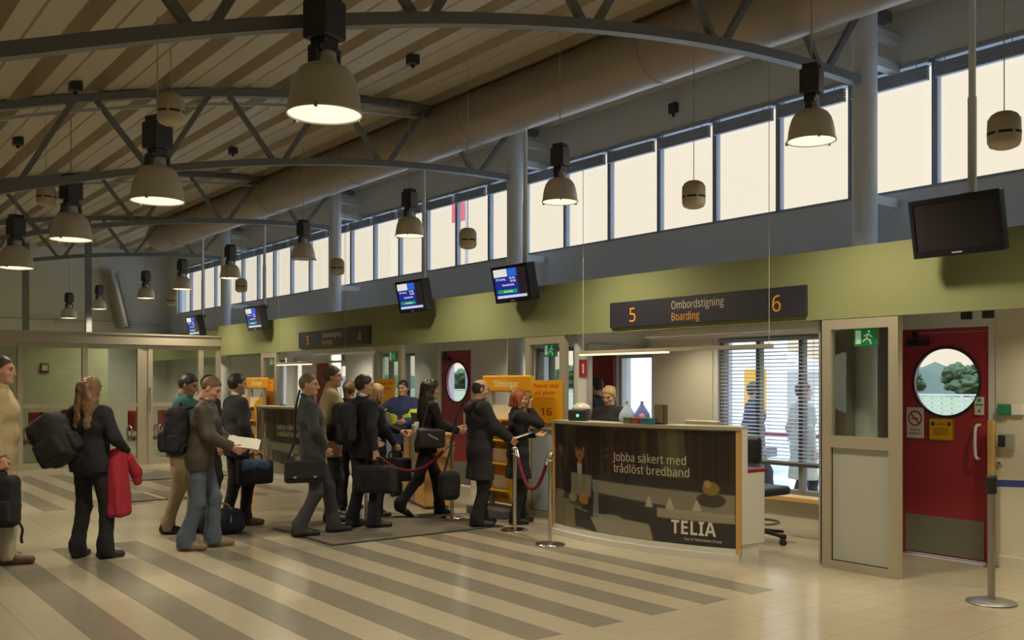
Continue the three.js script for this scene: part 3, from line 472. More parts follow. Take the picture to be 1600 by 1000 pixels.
// things on the near counter
{
  const yC = 1.2, on = (px, py, X) => at(px, py, { X });
  let p = on(905, 660, 6.62); let t = thing('card_scanner', 'black boarding card scanner with a green light on the counter', 'scanner', p.X, yC, -p.u, undefined, -0.9);
  part(t, 'body', rbox(0.2, 0.12, 0.2, 0.02, 0, 0.06, 0), M.black); part(t, 'hood', new THREE.SphereGeometry(0.1, 20, 10, 0, 6.283, 0, 1.5).scale(1, 0.7, 1).translate(0.02, 0.118, -0.02), std([0.55, 0.52, 0.42], 0.2)); part(t, 'status_light', new THREE.SphereGeometry(0.016, 12, 8).scale(1, 1, 0.4).translate(0.0, 0.055, 0.101), std([0.1, 0.5, 0.3], 0.4, 0, { emissive: lin(0.1, 1.1, 0.55) }), 'green light');
  const items = [[985, 'folder_box', 'green folder box on the counter desk', [0.10, 0.2, 0.05], 0.10], [997, 'folder_box', 'red folder box on the counter desk', [0.38, 0.06, 0.04], 0.09], [1012, 'folder_box', 'teal folder box on the counter desk', [0.04, 0.18, 0.22], 0.12]];
  for (const [px, n, l, c, w] of items) { const q = on(px, 659, 6.56); const b = thing(n, l, 'folder box', q.X, yC, -q.u); part(b, 'box', rbox(0.10, 0.05, w, 0.006, 0, 0.025, 0), std(c, 0.6)); part(b, 'lid', rbox(0.104, 0.014, w + 0.004, 0.003, 0, 0.053, 0), std(c, 0.5)); }
  for (const [px, l, c, c2] of [[980, 'pale blue tied plastic bag on the counter', [0.42, 0.5, 0.66]], [1003, 'blue and pink plastic bag on the counter', [0.12, 0.2, 0.62], [0.75, 0.25, 0.3]]]) {
    const q = on(px, 655, 6.72), b = thing('plastic_bag', l, 'bag', q.X, yC, -q.u + (c2 ? 0 : 0)); part(b, 'sack', lathe([[0, 0], [0.07, 0.003], [0.085, 0.04], [0.075, 0.09], [0.035, 0.15], [0.01, 0.19], [0.018, 0.21]], 14), std(c, 0.4)); part(b, 'knot', new THREE.SphereGeometry(0.016, 10, 8).translate(0, 0.185, 0), std(c2 || c, 0.4)); if (c2) part(b, 'label', new THREE.SphereGeometry(0.055, 12, 8).scale(0.6, 0.8, 1).translate(-0.045, 0.055, 0.03), std(c2, 0.5)); }
  p = on(1033, 660, 6.66); t = thing('display_stand', 'dark brochure holder standing on the counter', 'brochure holder', p.X, yC, -p.u); part(t, 'holder', rbox(0.06, 0.19, 0.12, 0.006, 0, 0.095, 0), std([0.10, 0.075, 0.05], 0.3)); part(t, 'leaflet', box(0.012, 0.17, 0.1, -0.036, 0.1, 0), std([0.2, 0.14, 0.09], 0.6));
  p = on(1098, 664, 7.0); t = thing('monitor', 'beige monitor top showing above the counter', 'monitor', p.X, 0.81, -p.u); part(t, 'stand', rbox(0.2, 0.02, 0.22, 0.006, 0, 0.01, 0), M.alu); part(t, 'neck', rod(V(0.03, 0.02, 0), V(0.03, 0.2, 0), 0.025, 12), M.alu); part(t, 'housing', rbox(0.07, 0.28, 0.4, 0.012, 0, 0.285, 0), M.alu); part(t, 'display', box(0.005, 0.24, 0.36, 0.036, 0.285, 0), M.black);
}
{ // office chair behind the counter
  const q = at(1176, 700, { X: 7.6 }), t = thing('office_chair', 'black swivel chair behind the counter', 'chair', 7.62, 0, -q.u - 0.1);
  part(t, 'backrest', rbox(0.10, 0.27, 0.44, 0.049, -0.05, 0.94, 0, 5), M.black); part(t, 'seat', rbox(0.46, 0.09, 0.46, 0.04, 0.2, 0.52, 0, 4), M.black); part(t, 'back_support', tube([V(0.18, 0.48, 0), V(-0.03, 0.55, 0), V(-0.03, 0.9, 0)], 0.018, 20), M.black); part(t, 'gas_column', rod(V(0.2, 0.1, 0), V(0.2, 0.48, 0), 0.028, 14), M.steel);
  for (let k = 0; k < 5; k++) { const a = k * 1.2566 + 0.3, e = V(0.2 + Math.cos(a) * 0.29, 0.085, Math.sin(a) * 0.29); const g = part(t, 'base_leg', rod(V(0.2, 0.12, 0), e, 0.022, 8, 0.016), M.black); part(g, 'caster', new THREE.CylinderGeometry(0.03, 0.03, 0.04, 14).rotateX(Math.PI / 2).rotateY(-a).translate(e.x, 0.03, e.z), M.rubber); }
  part(t, 'foot_ring', new THREE.TorusGeometry(0.2, 0.012, 8, 32).rotateX(Math.PI / 2).translate(0.2, 0.2, 0), M.steel);
}
// wooden podium with computer
{
  const PT = -0.3, pl = (x, z) => [6.62 + x * Math.cos(PT) + z * Math.sin(PT), -10.72 - x * Math.sin(PT) + z * Math.cos(PT)];
  const t = thing('podium', 'light birch wood podium where the worker checks boarding cards', 'podium', 6.62, 0, -10.72, undefined, PT);
  part(t, 'front_panel', box(0.03, 0.88, 0.30, 0, 0.48, -0.39), M.wood); part(t, 'front_panel', box(0.03, 0.88, 0.46, 0, 0.48, 0.31), M.wood); part(t, 'steel_panel', box(0.02, 0.88, 0.32, 0.005, 0.48, -0.08), M.brushedSteel, 'brushed steel middle panel');
  part(t, 'side_panel', box(0.32, 0.88, 0.03, 0.16, 0.48, -0.53), M.wood); part(t, 'side_panel', box(0.32, 0.88, 0.03, 0.16, 0.48, 0.53), M.wood); part(t, 'plinth', box(0.28, 0.05, 1.02, 0.17, 0.025, 0), M.steel); part(t, 'top_board', rbox(0.4, 0.035, 1.14, 0.008, 0.16, 0.935, 0), M.wood);
  const m = thing('monitor', 'grey flat monitor seen from behind on the podium', 'monitor', pl(0.16, 0.34)[0], 0.953, pl(0.16, 0.34)[1], undefined, PT - 0.2); part(m, 'housing', rbox(0.05, 0.34, 0.42, 0.014, 0, 0.24, 0), M.alu2); part(m, 'stand', rbox(0.2, 0.02, 0.24, 0.006, 0.03, 0.01, 0), M.alu2); part(m, 'neck', box(0.03, 0.16, 0.07, -0.035, 0.1, 0), M.chrome); part(m, 'display', box(0.004, 0.3, 0.38, 0.026, 0.245, 0), M.black);
  const lt = thing('laptop', 'open dark laptop lid standing on the podium', 'laptop', pl(0.05, -0.08)[0], 0.953, pl(0.05, -0.08)[1], undefined, PT); part(lt, 'base', rbox(0.24, 0.02, 0.33, 0.005, 0.12, 0.01, 0), M.black); part(lt, 'lid', rbox(0.012, 0.24, 0.33, 0.004, 0, 0.13, 0).rotateZ(0.18), M.black);
  const pr = thing('ticket_printer', 'small silver ticket printer on the podium edge', 'printer', pl(-0.0, 0.16)[0], 0.953, pl(-0.0, 0.16)[1], undefined, PT); part(pr, 'body', rbox(0.14, 0.1, 0.14, 0.015, 0, 0.05, 0), M.alu2); part(pr, 'paper_slot', box(0.08, 0.006, 0.1, 0, 0.102, 0), M.black); part(pr, 'ticket', box(0.05, 0.03, 0.07, -0.02, 0.117, 0).rotateZ(0.0), M.paper);
}
// newspaper stands
[[9.3, 'yellow newspaper stand with Tidningar header behind the man in the black coat'], [16.9, 'far yellow newspaper stand beside the glass screen']].forEach(([u, l], i) => {
  const t = thing('newspaper_stand', l, 'newspaper stand', 6.95, 0, -u, undefined, FACE), Y = M.yellow;
  part(t, 'post', rbox(0.06, 1.5, 0.06, 0.01, -0.3, 0.75, -0.1), M.alu2); part(t, 'post', rbox(0.06, 1.5, 0.06, 0.01, 0.3, 0.75, -0.1), M.alu2);
  const h = part(t, 'header', rbox(0.98, 0.2, 0.05, 0.02, 0.04, 1.58, -0.08), Y, 'yellow header reading Tidningar'); part(h, 'print', plane(0.9, 0.17, 0.04, 1.58, -0.0535), print(512, 96, (g, w, hh) => { g.fillStyle = '#e8a413'; g.fillRect(0, 0, w, hh); g.fillStyle = '#f4e6c0'; g.font = 'bold 62px sans-serif'; g.textAlign = 'center'; g.fillText('Tidningar', w / 2, 70); }));
  const s = new THREE.Shape(); s.moveTo(-0.02, 0.12); s.lineTo(-0.02, 1.3); s.quadraticCurveTo(0.16, 1.36, 0.2, 1.18); s.quadraticCurveTo(0.21, 0.95, 0.12, 0.84); s.lineTo(0.12, 0.72); s.quadraticCurveTo(0.22, 0.62, 0.22, 0.4); s.quadraticCurveTo(0.2, 0.2, 0.12, 0.12); s.closePath();
  for (const x of [-0.34, 0.3]) part(t, 'side_cheek', new THREE.ExtrudeGeometry(s, { depth: 0.03, bevelEnabled: true, bevelSize: 0.004, bevelThickness: 0.004, bevelSegments: 1 }).rotateY(FACE).translate(x, 0, -0.12), Y);
  part(t, 'back_panel', box(0.62, 1.2, 0.02, 0, 0.72, -0.13), Y); for (const y of [0.3, 0.62, 0.9, 1.15]) { const q = part(t, 'shelf', box(0.6, 0.015, 0.2, 0, y, 0.0), Y); part(q, 'newspaper', box(0.4, 0.16, 0.03, 0.02, y + 0.09, -0.04).rotateX(0), M.paper); } part(t, 'base', rbox(0.74, 0.1, 0.4, 0.02, 0, 0.05, 0.05), M.steel);
});

// ---------------------------------------------------------------- rope stanchions and belt post
function stanchion(px, py, label, s = 1) {
  const p = at(px, py, { y: 0 }), t = thing('stanchion', label, 'stanchion', p.X, 0, -p.u);
  part(t, 'base', lathe([[0, 0.03], [0.03, 0.028], [0.13, 0.02], [0.15, 0.008], [0.15, 0], [0, 0]], 32), M.chrome); part(t, 'pole', rod(V(0, 0.02, 0), V(0, 0.86, 0), 0.021, 20), M.chrome); part(t, 'cap', lathe([[0, 0.91], [0.03, 0.905], [0.034, 0.885], [0.024, 0.86], [0, 0.86]], 20), M.chrome); part(t, 'ring', new THREE.TorusGeometry(0.032, 0.006, 8, 20).rotateX(Math.PI / 2).translate(0, 0.83, 0), M.chrome);
  return t.position;
}
const s1 = stanchion(860, 851, 'chrome rope stanchion standing beside the poster counter'), s2 = stanchion(804, 829, 'chrome rope stanchion in front of the red-haired woman'), s3 = stanchion(706, 810, 'chrome rope stanchion beside the birch podium'), s4 = stanchion(572, 815, 'chrome rope stanchion hidden behind the man in the navy suit');
function rope(a, b, sag, label, group) {
  const t = thing('rope', label, 'rope', a.x, 0, a.z), d = b.clone().sub(a), pts = [], dir = d.clone().setY(0).normalize();
  for (let i = 0; i <= 20; i++) { const k = i / 20; pts.push(V(dir.x * 0.07 + (d.x - dir.x * 0.14) * k, 0.83 - sag * 4 * k * (1 - k), dir.z * 0.07 + (d.z - dir.z * 0.14) * k)); }
  part(t, 'cord', tube(pts, 0.019, 40, 10), M.rope);
  for (const [p, q] of [[pts[0], pts[1]], [pts[20], pts[19]]]) { const e = q.clone().sub(p).normalize(); part(t, 'end_hook', [rod(p.clone().addScaledVector(e, -0.045), p.clone().addScaledVector(e, 0.05), 0.022, 12)], M.chrome, 'chrome end hook'); }
}
rope(s2, s1, 0.33, 'dark red rope between the stanchions beside the poster counter'); rope(s3, s4, 0.26, 'dark red rope sagging in front of the birch podium');
{
  const p = at(1549, 942, { y: 0 }), t = thing('belt_post', 'tall steel barrier post with a blue belt by the red door', 'barrier', p.X, 0, -p.u);
  part(t, 'base', lathe([[0, 0.035], [0.1, 0.03], [0.17, 0.012], [0.17, 0], [0, 0]], 32), M.brushedSteel); part(t, 'pole', rod(V(0, 0.02, 0), V(0, 0.86, 0), 0.026, 20), M.brushedSteel); part(t, 'belt_head', lathe([[0, 0.93], [0.034, 0.928], [0.037, 0.9], [0.037, 0.8], [0.03, 0.79]], 20), M.black);
  const b = V(CS, 0, SN).multiplyScalar(1.3).add(V(0.0, 0, 0)); part(t, 'belt', new THREE.BoxGeometry(1.5, 0.05, 0.003).rotateY(-Math.atan2(SN, CS) - 0.3).translate(0.04 + 0.75 * Math.cos(Math.atan2(SN, CS) + 0.3), 0.865, 0.75 * Math.sin(Math.atan2(SN, CS) + 0.3)), M.belt, 'blue belt');
}
// ---------------------------------------------------------------- floor mats
function mat(X0, X1, u0, u1, label, line) { const t = thing('floor_mat', label, 'mat', (X0 + X1) / 2, 0, -(u0 + u1) / 2); part(t, 'carpet', box(X1 - X0 - 0.06, 0.012, u1 - u0 - 0.06, 0, 0.006, 0), M.mat); part(t, 'border', [box(X1 - X0, 0.008, 0.03, 0, 0.004, (u1 - u0) / 2 - 0.015), box(X1 - X0, 0.008, 0.03, 0, 0.004, -(u1 - u0) / 2 + 0.015), box(0.03, 0.008, u1 - u0 - 0.06, (X1 - X0) / 2 - 0.015, 0.004, 0), box(0.03, 0.008, u1 - u0 - 0.06, -(X1 - X0) / 2 + 0.015, 0.004, 0)], M.rubber); if (line) part(t, 'stripe', box(0.05, 0.002, u1 - u0 - 0.1, 0.05, 0.013, 0), M.woodEdge, 'yellowish line'); }
mat(4.3, 6.4, 8.5, 9.9, 'large grey doormat in front of the birch podium');
mat(3.75, 4.55, 13.2, 14.2, 'dark floor mat with a yellowish line near the glass partition', true);
mat(4.3, 6.4, 16.0, 17.3, 'far grey doormat in front of the glass partition');

// ---------------------------------------------------------------- glass partition across the hall
{
  const u = 19.2, t = thing('glass_partition', 'aluminium framed glass partition across the far end of the hall', 'partition', 0, 0, -u), xs = [1.2, 2.3, 3.5, 4.6, 5.6, 5.8, 6.8, 7.16], H = 2.3;
  part(t, 'header_beam', box(6.2, 0.19, 0.2, 4.1, 2.42, 0), M.alu); part(t, 'header_lip', box(6.2, 0.03, 0.26, 4.1, 2.52, 0), M.alu);
  for (const x of xs) part(t, 'post', box(0.09, 2.33, 0.09, x, 1.165, 0), M.alu);
  for (let i = 1; i < xs.length; i++) {
    const a = xs[i - 1] + 0.045, b = xs[i] - 0.045, m = (a + b) / 2, w = b - a; if (w < 0.12) { part(t, 'infill', box(w, 2.33, 0.05, m, 1.165, 0), M.alu); continue; }
    part(t, 'rail', box(w, 0.09, 0.07, m, 2.28, 0), M.alu); part(t, 'rail', box(w, 0.08, 0.07, m, 1.16, 0), M.alu); part(t, 'rail', box(w, 0.12, 0.07, m, 0.06, 0), M.alu);
    part(t, 'pane', box(w, 1.035, 0.012, m, 1.718, 0), i < 2 ? M.frosted : M.tint); part(t, 'pane', box(w, 1.0, 0.012, m, 0.62, 0), i < 2 ? M.frosted : M.tint);
  }
  part(t, 'door_pull', [rod(V(5.78, 1.0, 0.1), V(5.78, 1.5, 0.1), 0.014), rod(V(5.78, 1.02, 0.04), V(5.78, 1.02, 0.1), 0.01), rod(V(5.78, 1.48, 0.04), V(5.78, 1.48, 0.1), 0.01)], M.chrome);
  const w = struct('wall_far_room', 'pale green wall behind the glass partition', 'wall'); part(w, 'wall_face', bx(0.5, 5.7, 0, 2.45, 21.8, 21.9), M.paleGreen); part(w, 'wall_face', bx(5.6, 5.7, 0, 2.45, 21.9, 24), M.paleGreen);
  const n = at(70, 576, { u: 21.77 }), q = thing('wall_notice', 'small framed notice on the pale green wall', 'notice', n.X, n.y - 0.09, -21.78); part(q, 'frame', box(0.16, 0.2, 0.015, 0, 0.1, 0), M.redDark); part(q, 'sheet', box(0.11, 0.12, 0.004, 0, 0.11, 0.009), M.paper);
}
// rows of red waiting seats behind the partition
[[3.2, 0], [3.82, 1], [4.44, 2], [5.06, 3], [6.35, 4], [6.97, 5]].forEach(([x, k]) => {
  const t = thing('waiting_seat', 'red waiting seat with chrome frame behind the glass partition', 'seat', x - 0.2, 0, -20.8, 'red waiting seats');
  part(t, 'seat', rbox(0.5, 0.06, 0.46, 0.025, 0, 0.44, 0.02), M.redSeat); part(t, 'backrest', rbox(0.5, 0.44, 0.06, 0.025, 0, 0.78, -0.24), M.redSeat); part(t, 'beam', rod(V(-0.3, 0.38, 0), V(0.3, 0.38, 0), 0.03, 10), M.chrome);
  for (const s of [-1, 1]) { part(t, 'armrest', tube([V(s * 0.28, 0.38, -0.1), V(s * 0.28, 0.64, -0.16), V(s * 0.28, 0.66, 0.12), V(s * 0.28, 0.4, 0.16)], 0.02, 24), M.chrome); }
  part(t, 'leg', rod(V(0, 0, 0.18), V(0, 0.38, 0), 0.02), M.chrome); part(t, 'leg', rod(V(0, 0, -0.2), V(0, 0.38, 0), 0.02), M.chrome);
});

// ---------------------------------------------------------------- signed-distance modelling (figures, bags)
function sdfGeo(f, lo, hi, cell) {
  const n = [0, 1, 2].map(k => Math.ceil((hi[k] - lo[k]) / cell) + 2), [nx, ny, nz_] = n, val = new Float32Array(nx * ny * nz_), ix = new Int32Array(nx * ny * nz_).fill(-1), pos = [], idx = [];
  let q = 0; for (let k = 0; k < nz_; k++) for (let j = 0; j < ny; j++) for (let i = 0; i < nx; i++) val[q++] = f(lo[0] + i * cell, lo[1] + j * cell, lo[2] + k * cell);
  const sx = 1, sy = nx, sz = nx * ny, off = [0, sx, sy, sx + sy, sz, sx + sz, sy + sz, sx + sy + sz];
  const E = [[0, 1], [2, 3], [4, 5], [6, 7], [0, 2], [1, 3], [4, 6], [5, 7], [0, 4], [1, 5], [2, 6], [3, 7]];
  for (let k = 0; k < nz_ - 1; k++) for (let j = 0; j < ny - 1; j++) for (let i = 0; i < nx - 1; i++) {
    const b = i + j * sy + k * sz; let m = 0; for (let c = 0; c < 8; c++) if (val[b + off[c]] < 0) m |= 1 << c; if (m === 0 || m === 255) continue;
    let x = 0, y = 0, z = 0, w = 0; for (const [a, c] of E) { if (((m >> a) & 1) === ((m >> c) & 1)) continue; const va = val[b + off[a]], vc = val[b + off[c]], t = va / (va - vc); x += (a & 1) + t * ((c & 1) - (a & 1)); y += ((a >> 1) & 1) + t * (((c >> 1) & 1) - ((a >> 1) & 1)); z += (a >> 2) + t * ((c >> 2) - (a >> 2)); w++; }
    ix[b] = pos.length / 3; pos.push(lo[0] + (i + x / w) * cell, lo[1] + (j + y / w) * cell, lo[2] + (k + z / w) * cell);
  }
  for (let k = 1; k < nz_ - 1; k++) for (let j = 1; j < ny - 1; j++) for (let i = 1; i < nx - 1; i++) {
    const b = i + j * sy + k * sz, a = val[b] < 0;
    const quad = (s, t, d) => { const o = val[b + d] < 0; if (a === o) return; const p = ix[b], r = ix[b - s], v = ix[b - s - t], u = ix[b - t]; if (p < 0 || r < 0 || v < 0 || u < 0) return; if (a) idx.push(p, r, v, p, v, u); else idx.push(p, v, r, p, u, v); };
    quad(sy, sz, sx); quad(sz, sx, sy); quad(sx, sy, sz);
  }
  const g = new THREE.BufferGeometry(); g.setAttribute('position', new THREE.Float32BufferAttribute(pos, 3)); g.setIndex(idx); g.computeVertexNormals(); return g;
}
const smin = (a, b, k) => { const h = Math.max(k - Math.abs(a - b), 0) / k; return Math.min(a, b) - h * h * k * 0.25; };
// capsule list: [a, b, ra, rb, cut?]; a, b arrays, cut = [point, direction] trims the end
function caps(list, k) {
  const L = list.map(([a, b, ra, rb, cut]) => { const d = [b[0] - a[0], b[1] - a[1], b[2] - a[2]], l2 = d[0] ** 2 + d[1] ** 2 + d[2] ** 2 || 1e-9; return { a, d, l2, ra, rb: rb ?? ra, cut }; });
  const f = (x, y, z) => {
    let r = 1e3;
    for (const c of L) {
      const px = x - c.a[0], py = y - c.a[1], pz = z - c.a[2]; let t = (px * c.d[0] + py * c.d[1] + pz * c.d[2]) / c.l2; t = t < 0 ? 0 : t > 1 ? 1 : t;
      const ex = px - t * c.d[0], ey = py - t * c.d[1], ez = pz - t * c.d[2]; let d = Math.sqrt(ex * ex + ey * ey + ez * ez) - (c.ra + (c.rb - c.ra) * t);
      if (c.cut) { const q = (x - c.cut[0][0]) * c.cut[1][0] + (y - c.cut[0][1]) * c.cut[1][1] + (z - c.cut[0][2]) * c.cut[1][2]; if (q > d) d = q; }
      r = r > 900 ? d : smin(r, d, k);
    }
    return r;
  };
  f.box = m => { const lo = [9, 9, 9], hi = [-9, -9, -9]; for (const c of L) for (const e of [0, 1]) for (let i = 0; i < 3; i++) { const v = c.a[i] + e * c.d[i], r = Math.max(c.ra, c.rb) + m; lo[i] = Math.min(lo[i], v - r); hi[i] = Math.max(hi[i], v + r); } return [lo, hi]; };
  return f;
}
const meshCaps = (list, k, cell, mod) => { const f = caps(list, k), [lo, hi] = f.box(cell * 2); return sdfGeo(mod ? (x, y, z) => mod(f(x, y, z), x, y, z) : f, lo, hi, cell); };
const wrinkle = (amp, s = 0) => (d, x, y, z) => d > 0.04 || d < -0.04 ? d : d + amp * (nz(x * 9 + s, y * 14, z * 9) + 0.6 * nz(x * 22, y * 17 + s, z * 22));
const add = (a, b, s = 1) => [a[0] + b[0] * s, a[1] + b[1] * s, a[2] + b[2] * s], subv = (a, b) => add(a, b, -1), len = a => Math.hypot(...a), nrm = a => { const l = len(a) || 1; return [a[0] / l, a[1] / l, a[2] / l]; }, crossv = (a, b) => [a[1] * b[2] - a[2] * b[1], a[2] * b[0] - a[0] * b[2], a[0] * b[1] - a[1] * b[0]], dotv = (a, b) => a[0] * b[0] + a[1] * b[1] + a[2] * b[2], mix = (a, b, t) => [a[0] + (b[0] - a[0]) * t, a[1] + (b[1] - a[1]) * t, a[2] + (b[2] - a[2]) * t];
function ik(a, t, l1, l2, pole) {
  let d = subv(t, a), L = len(d); const mx = (l1 + l2) * 0.997; if (L > mx) { d = d.map(v => v * mx / L); L = mx; t = add(a, d); } const u = nrm(d), c = (l1 * l1 - l2 * l2 + L * L) / (2 * L), h = Math.sqrt(Math.max(0, l1 * l1 - c * c)); let p = add(pole, u, -dotv(pole, u)); p = nrm(p); return [add(add(a, u, c), p, h), t];
}
// ---- heads (built once per kind, in head coordinates: origin at the middle of the head, face towards +z)
const ellip = (x, y, z, a, b, c) => { const k0 = Math.hypot(x / a, y / b, z / c), k1 = Math.hypot(x / (a * a), y / (b * b), z / (c * c)); return k0 * (k0 - 1) / (k1 || 1e-6); };
const capD = (x, y, z, a, b, ra, rb) => { const d = subv(b, a), l2 = dotv(d, d) || 1e-9; let t = ((x - a[0]) * d[0] + (y - a[1]) * d[1] + (z - a[2]) * d[2]) / l2; t = Math.max(0, Math.min(1, t)); return Math.hypot(x - a[0] - t * d[0], y - a[1] - t * d[1], z - a[2] - t * d[2]) - (ra + (rb - ra) * t); };
function headF(x, y, z, fem) {
  const ax = Math.abs(x);
  let d = ellip(x, y - 0.02, z + 0.008, 0.074, 0.096, 0.094); d = smin(d, ellip(x, y + 0.045, z - 0.025, fem ? 0.052 : 0.058, 0.07, 0.062), 0.03); d = smin(d, capD(ax, y, z, [0, -0.092, 0.068], [0.02, -0.088, 0.058], 0.02, 0.017), 0.03);
  d = smin(d, capD(ax, y, z, [0.012, 0.026, 0.084], [0.045, 0.024, 0.07], 0.011, 0.009), 0.012);   // brow
  d = -smin(-d, capD(ax, y, z, [0.031, 0.008, 0.092], [0.034, 0.008, 0.09], 0.013, 0.013), 0.012);   // eye socket
  d = smin(d, capD(x, y, z, [0, 0.016, 0.086], [0, -0.026, 0.106], 0.008, 0.0125), 0.014); d = smin(d, capD(ax, y, z, [0, -0.03, 0.098], [0.011, -0.032, 0.092], 0.009, 0.008), 0.008);   // nose
  d = smin(d, capD(ax, y, z, [0, -0.056, 0.088], [0.018, -0.058, 0.08], 0.0075, 0.005), 0.006); d = smin(d, capD(ax, y, z, [0, -0.067, 0.087], [0.014, -0.067, 0.08], 0.0075, 0.005), 0.006);   // lips
  d = smin(d, capD(ax, y, z, [0.042, -0.022, 0.066], [0.048, -0.03, 0.05], 0.014, 0.016), 0.02);   // cheek
  d = smin(d, ellip(ax - 0.079, y + 0.002, z + 0.008, 0.009, 0.031, 0.018), 0.008);   // ear
  d = smin(d, capD(x, y, z, [0, -0.04, -0.015], [0, -0.16, -0.03], fem ? 0.045 : 0.053, fem ? 0.047 : 0.057), 0.03);   // neck
  return d;
}
const headCache = {};
function headGeo(fem) {
  if (headCache[fem]) return headCache[fem];
  const g = sdfGeo((x, y, z) => headF(x, y, z, fem), [-0.1, -0.17, -0.115], [0.1, 0.13, 0.13], 0.0062), p = g.attributes.position, c = new Float32Array(p.count * 3);
  for (let i = 0; i < p.count; i++) { const x = Math.abs(p.getX(i)), y = p.getY(i), z = p.getZ(i); let k = [1, 1, 1]; if (z > 0.06 && x < 0.02 && y < -0.052 && y > -0.073) k = [0.85, 0.5, 0.5]; else if (z > 0.05 && x > 0.012 && x < 0.05 && y > 0.02 && y < 0.032) k = [0.35, 0.28, 0.25]; c.set(k, i * 3); }
  g.setAttribute('color', new THREE.BufferAttribute(c, 3)); return headCache[fem] = g;
}
const hairCache = {};
function hairGeo(kind) {
  if (hairCache[kind]) return hairCache[kind];
  const cap = (x, y, z, t, slope, h0) => Math.max(ellip(x, y - 0.024, z + 0.012, 0.074 + t, 0.096 + t, 0.094 + t), h0 - (0.085 - z) * slope - y);
  const strand = (x, y, z) => 0.004 * nz(x * 70, y * 14, z * 70) + 0.004 * nz(x * 25, y * 10 + 3, z * 25);
  let f, lo = [-0.14, -0.13, -0.16], hi = [0.14, 0.17, 0.13];
  if (kind === 'short') f = (x, y, z) => cap(x, y, z, 0.013, 1.0, 0.078) + strand(x, y, z);
  if (kind === 'crop') f = (x, y, z) => cap(x, y, z, 0.006, 0.95, 0.082) + 0.4 * strand(x, y, z);
  if (kind === 'bald') f = (x, y, z) => Math.max(cap(x, y, z, 0.009, 1.0, 0.05), y - 0.06 - Math.max(0, -z) * 0.25, z - 0.025) + 0.5 * strand(x, y, z);
  if (kind === 'bob') { lo = [-0.15, -0.16, -0.17]; f = (x, y, z) => Math.min(Math.max(smin(cap(x, y, z, 0.02, 1.15, 0.075), Math.max(capD(Math.abs(x), y, z, [0.068, 0.03, -0.02], [0.08, -0.08, -0.02], 0.038, 0.04), 0), 0.03), -0.12 - y, z - 0.05 - (y > 0.06 ? 1 : 0)), Math.max(capD(x, y, z, [0, 0.0, -0.07], [0, -0.08, -0.07], 0.06, 0.065), -0.11 - y)) + strand(x, y, z); }
  if (kind === 'long') { lo = [-0.2, -0.42, -0.22]; hi = [0.2, 0.17, 0.13]; f = (x, y, z) => { let d = cap(x, y, z, 0.02, 1.1, 0.078); const ax = Math.abs(x); d = smin(d, Math.max(capD(ax, y, z, [0.05, 0.04, -0.035], [0.075, -0.16, -0.06], 0.052, 0.055), z - 0.06), 0.04); d = smin(d, capD(ax, y, z, [0.03, 0.02, -0.07], [0.065, -0.34, -0.09], 0.062, 0.05), 0.05); return d + strand(x, y, z) * 2 + 0.009 * nz(x * 26, y * 26, z * 20); }; }
  if (kind === 'tail') { lo = [-0.12, -0.2, -0.24]; f = (x, y, z) => { let d = cap(x, y, z, 0.012, 1.0, 0.078); d = smin(d, capD(x, y, z, [0, 0.06, -0.11], [0, 0.02, -0.15], 0.03, 0.035), 0.03); return smin(d, capD(x, y, z, [0, 0.02, -0.15], [0, -0.14, -0.15], 0.036, 0.02), 0.02) + strand(x, y, z); }; }
  return hairCache[kind] = sdfGeo(f, lo, hi, kind === 'long' ? 0.0085 : 0.007);
}
const shoeCache = {};
function shoeGeo(kind) {
  if (shoeCache[kind]) return shoeCache[kind];
  const heel = kind === 'heel'; const L = [[[0, 0.045, -0.06], [0, 0.04, 0.05], 0.046, 0.045], [[0, 0.04, 0.05], [0, heel ? 0.026 : 0.034, 0.155], 0.047, heel ? 0.026 : 0.036], [[0, 0.06, -0.045], [0, 0.13, -0.045], 0.047, 0.045]];
  return shoeCache[kind] = meshCaps(L, 0.03, 0.008, (d, x, y) => Math.max(d, -y, y - (kind === 'boot' ? 0.16 : 0.12)));
}
// ---- hand: capsules in figure coordinates. w wrist, a finger direction, t thumb direction, side +1 left / -1 right
function handCaps(w, a, t0, side, curl, s) {
  a = nrm(a); let t = add(t0, a, -dotv(t0, a)); t = nrm(t); const n = crossv(a, t).map(v => v * side), P = (l, wd, dp) => add(add(add(w, a, l * s), t, wd * s), n, dp * s), out = [];
  out.push([P(-0.06, 0, 0), P(0.02, 0.0, 0), 0.027 * s, 0.026 * s]);
  [[0.030, 0.072], [0.010, 0.08], [-0.010, 0.074], [-0.028, 0.058]].forEach(([wd, L]) => {
    const c = curl, k = P(0.088, wd, 0.002), a1 = c * 1.15, a2 = c * 2.6, p1 = [0.088 + Math.cos(a1) * L * 0.5, wd, 0.002 + Math.sin(a1) * L * 0.5], p2 = [p1[0] + Math.cos(a2) * L * 0.5, wd * 0.95, p1[2] + Math.sin(a2) * L * 0.5];
    out.push([P(0.012, wd * 0.6, 0), k, 0.0155 * s, 0.0135 * s], [k, P(...p1), 0.0098 * s, 0.009 * s], [P(...p1), P(...p2), 0.009 * s, 0.0078 * s]);
  });
  const b = P(0.022, 0.028, 0.006), m = P(0.058, 0.052, 0.014 + 0.012 * curl), e = P(0.088, 0.052 - 0.02 * curl, 0.022 + 0.026 * curl); out.push([b, m, 0.0145 * s, 0.0105 * s], [m, e, 0.0105 * s, 0.0088 * s]); return out;
}
const cloth = (r, g, b, rough = 0.9) => phys([r, g, b], { roughness: rough, sheen: 0.08, sheenRoughness: 0.6, sheenColor: lin(0.3, 0.3, 0.34) });
const skinOf = { fair: [0.52, 0.30, 0.20], pink: [0.54, 0.29, 0.21], tan: [0.40, 0.22, 0.135] };
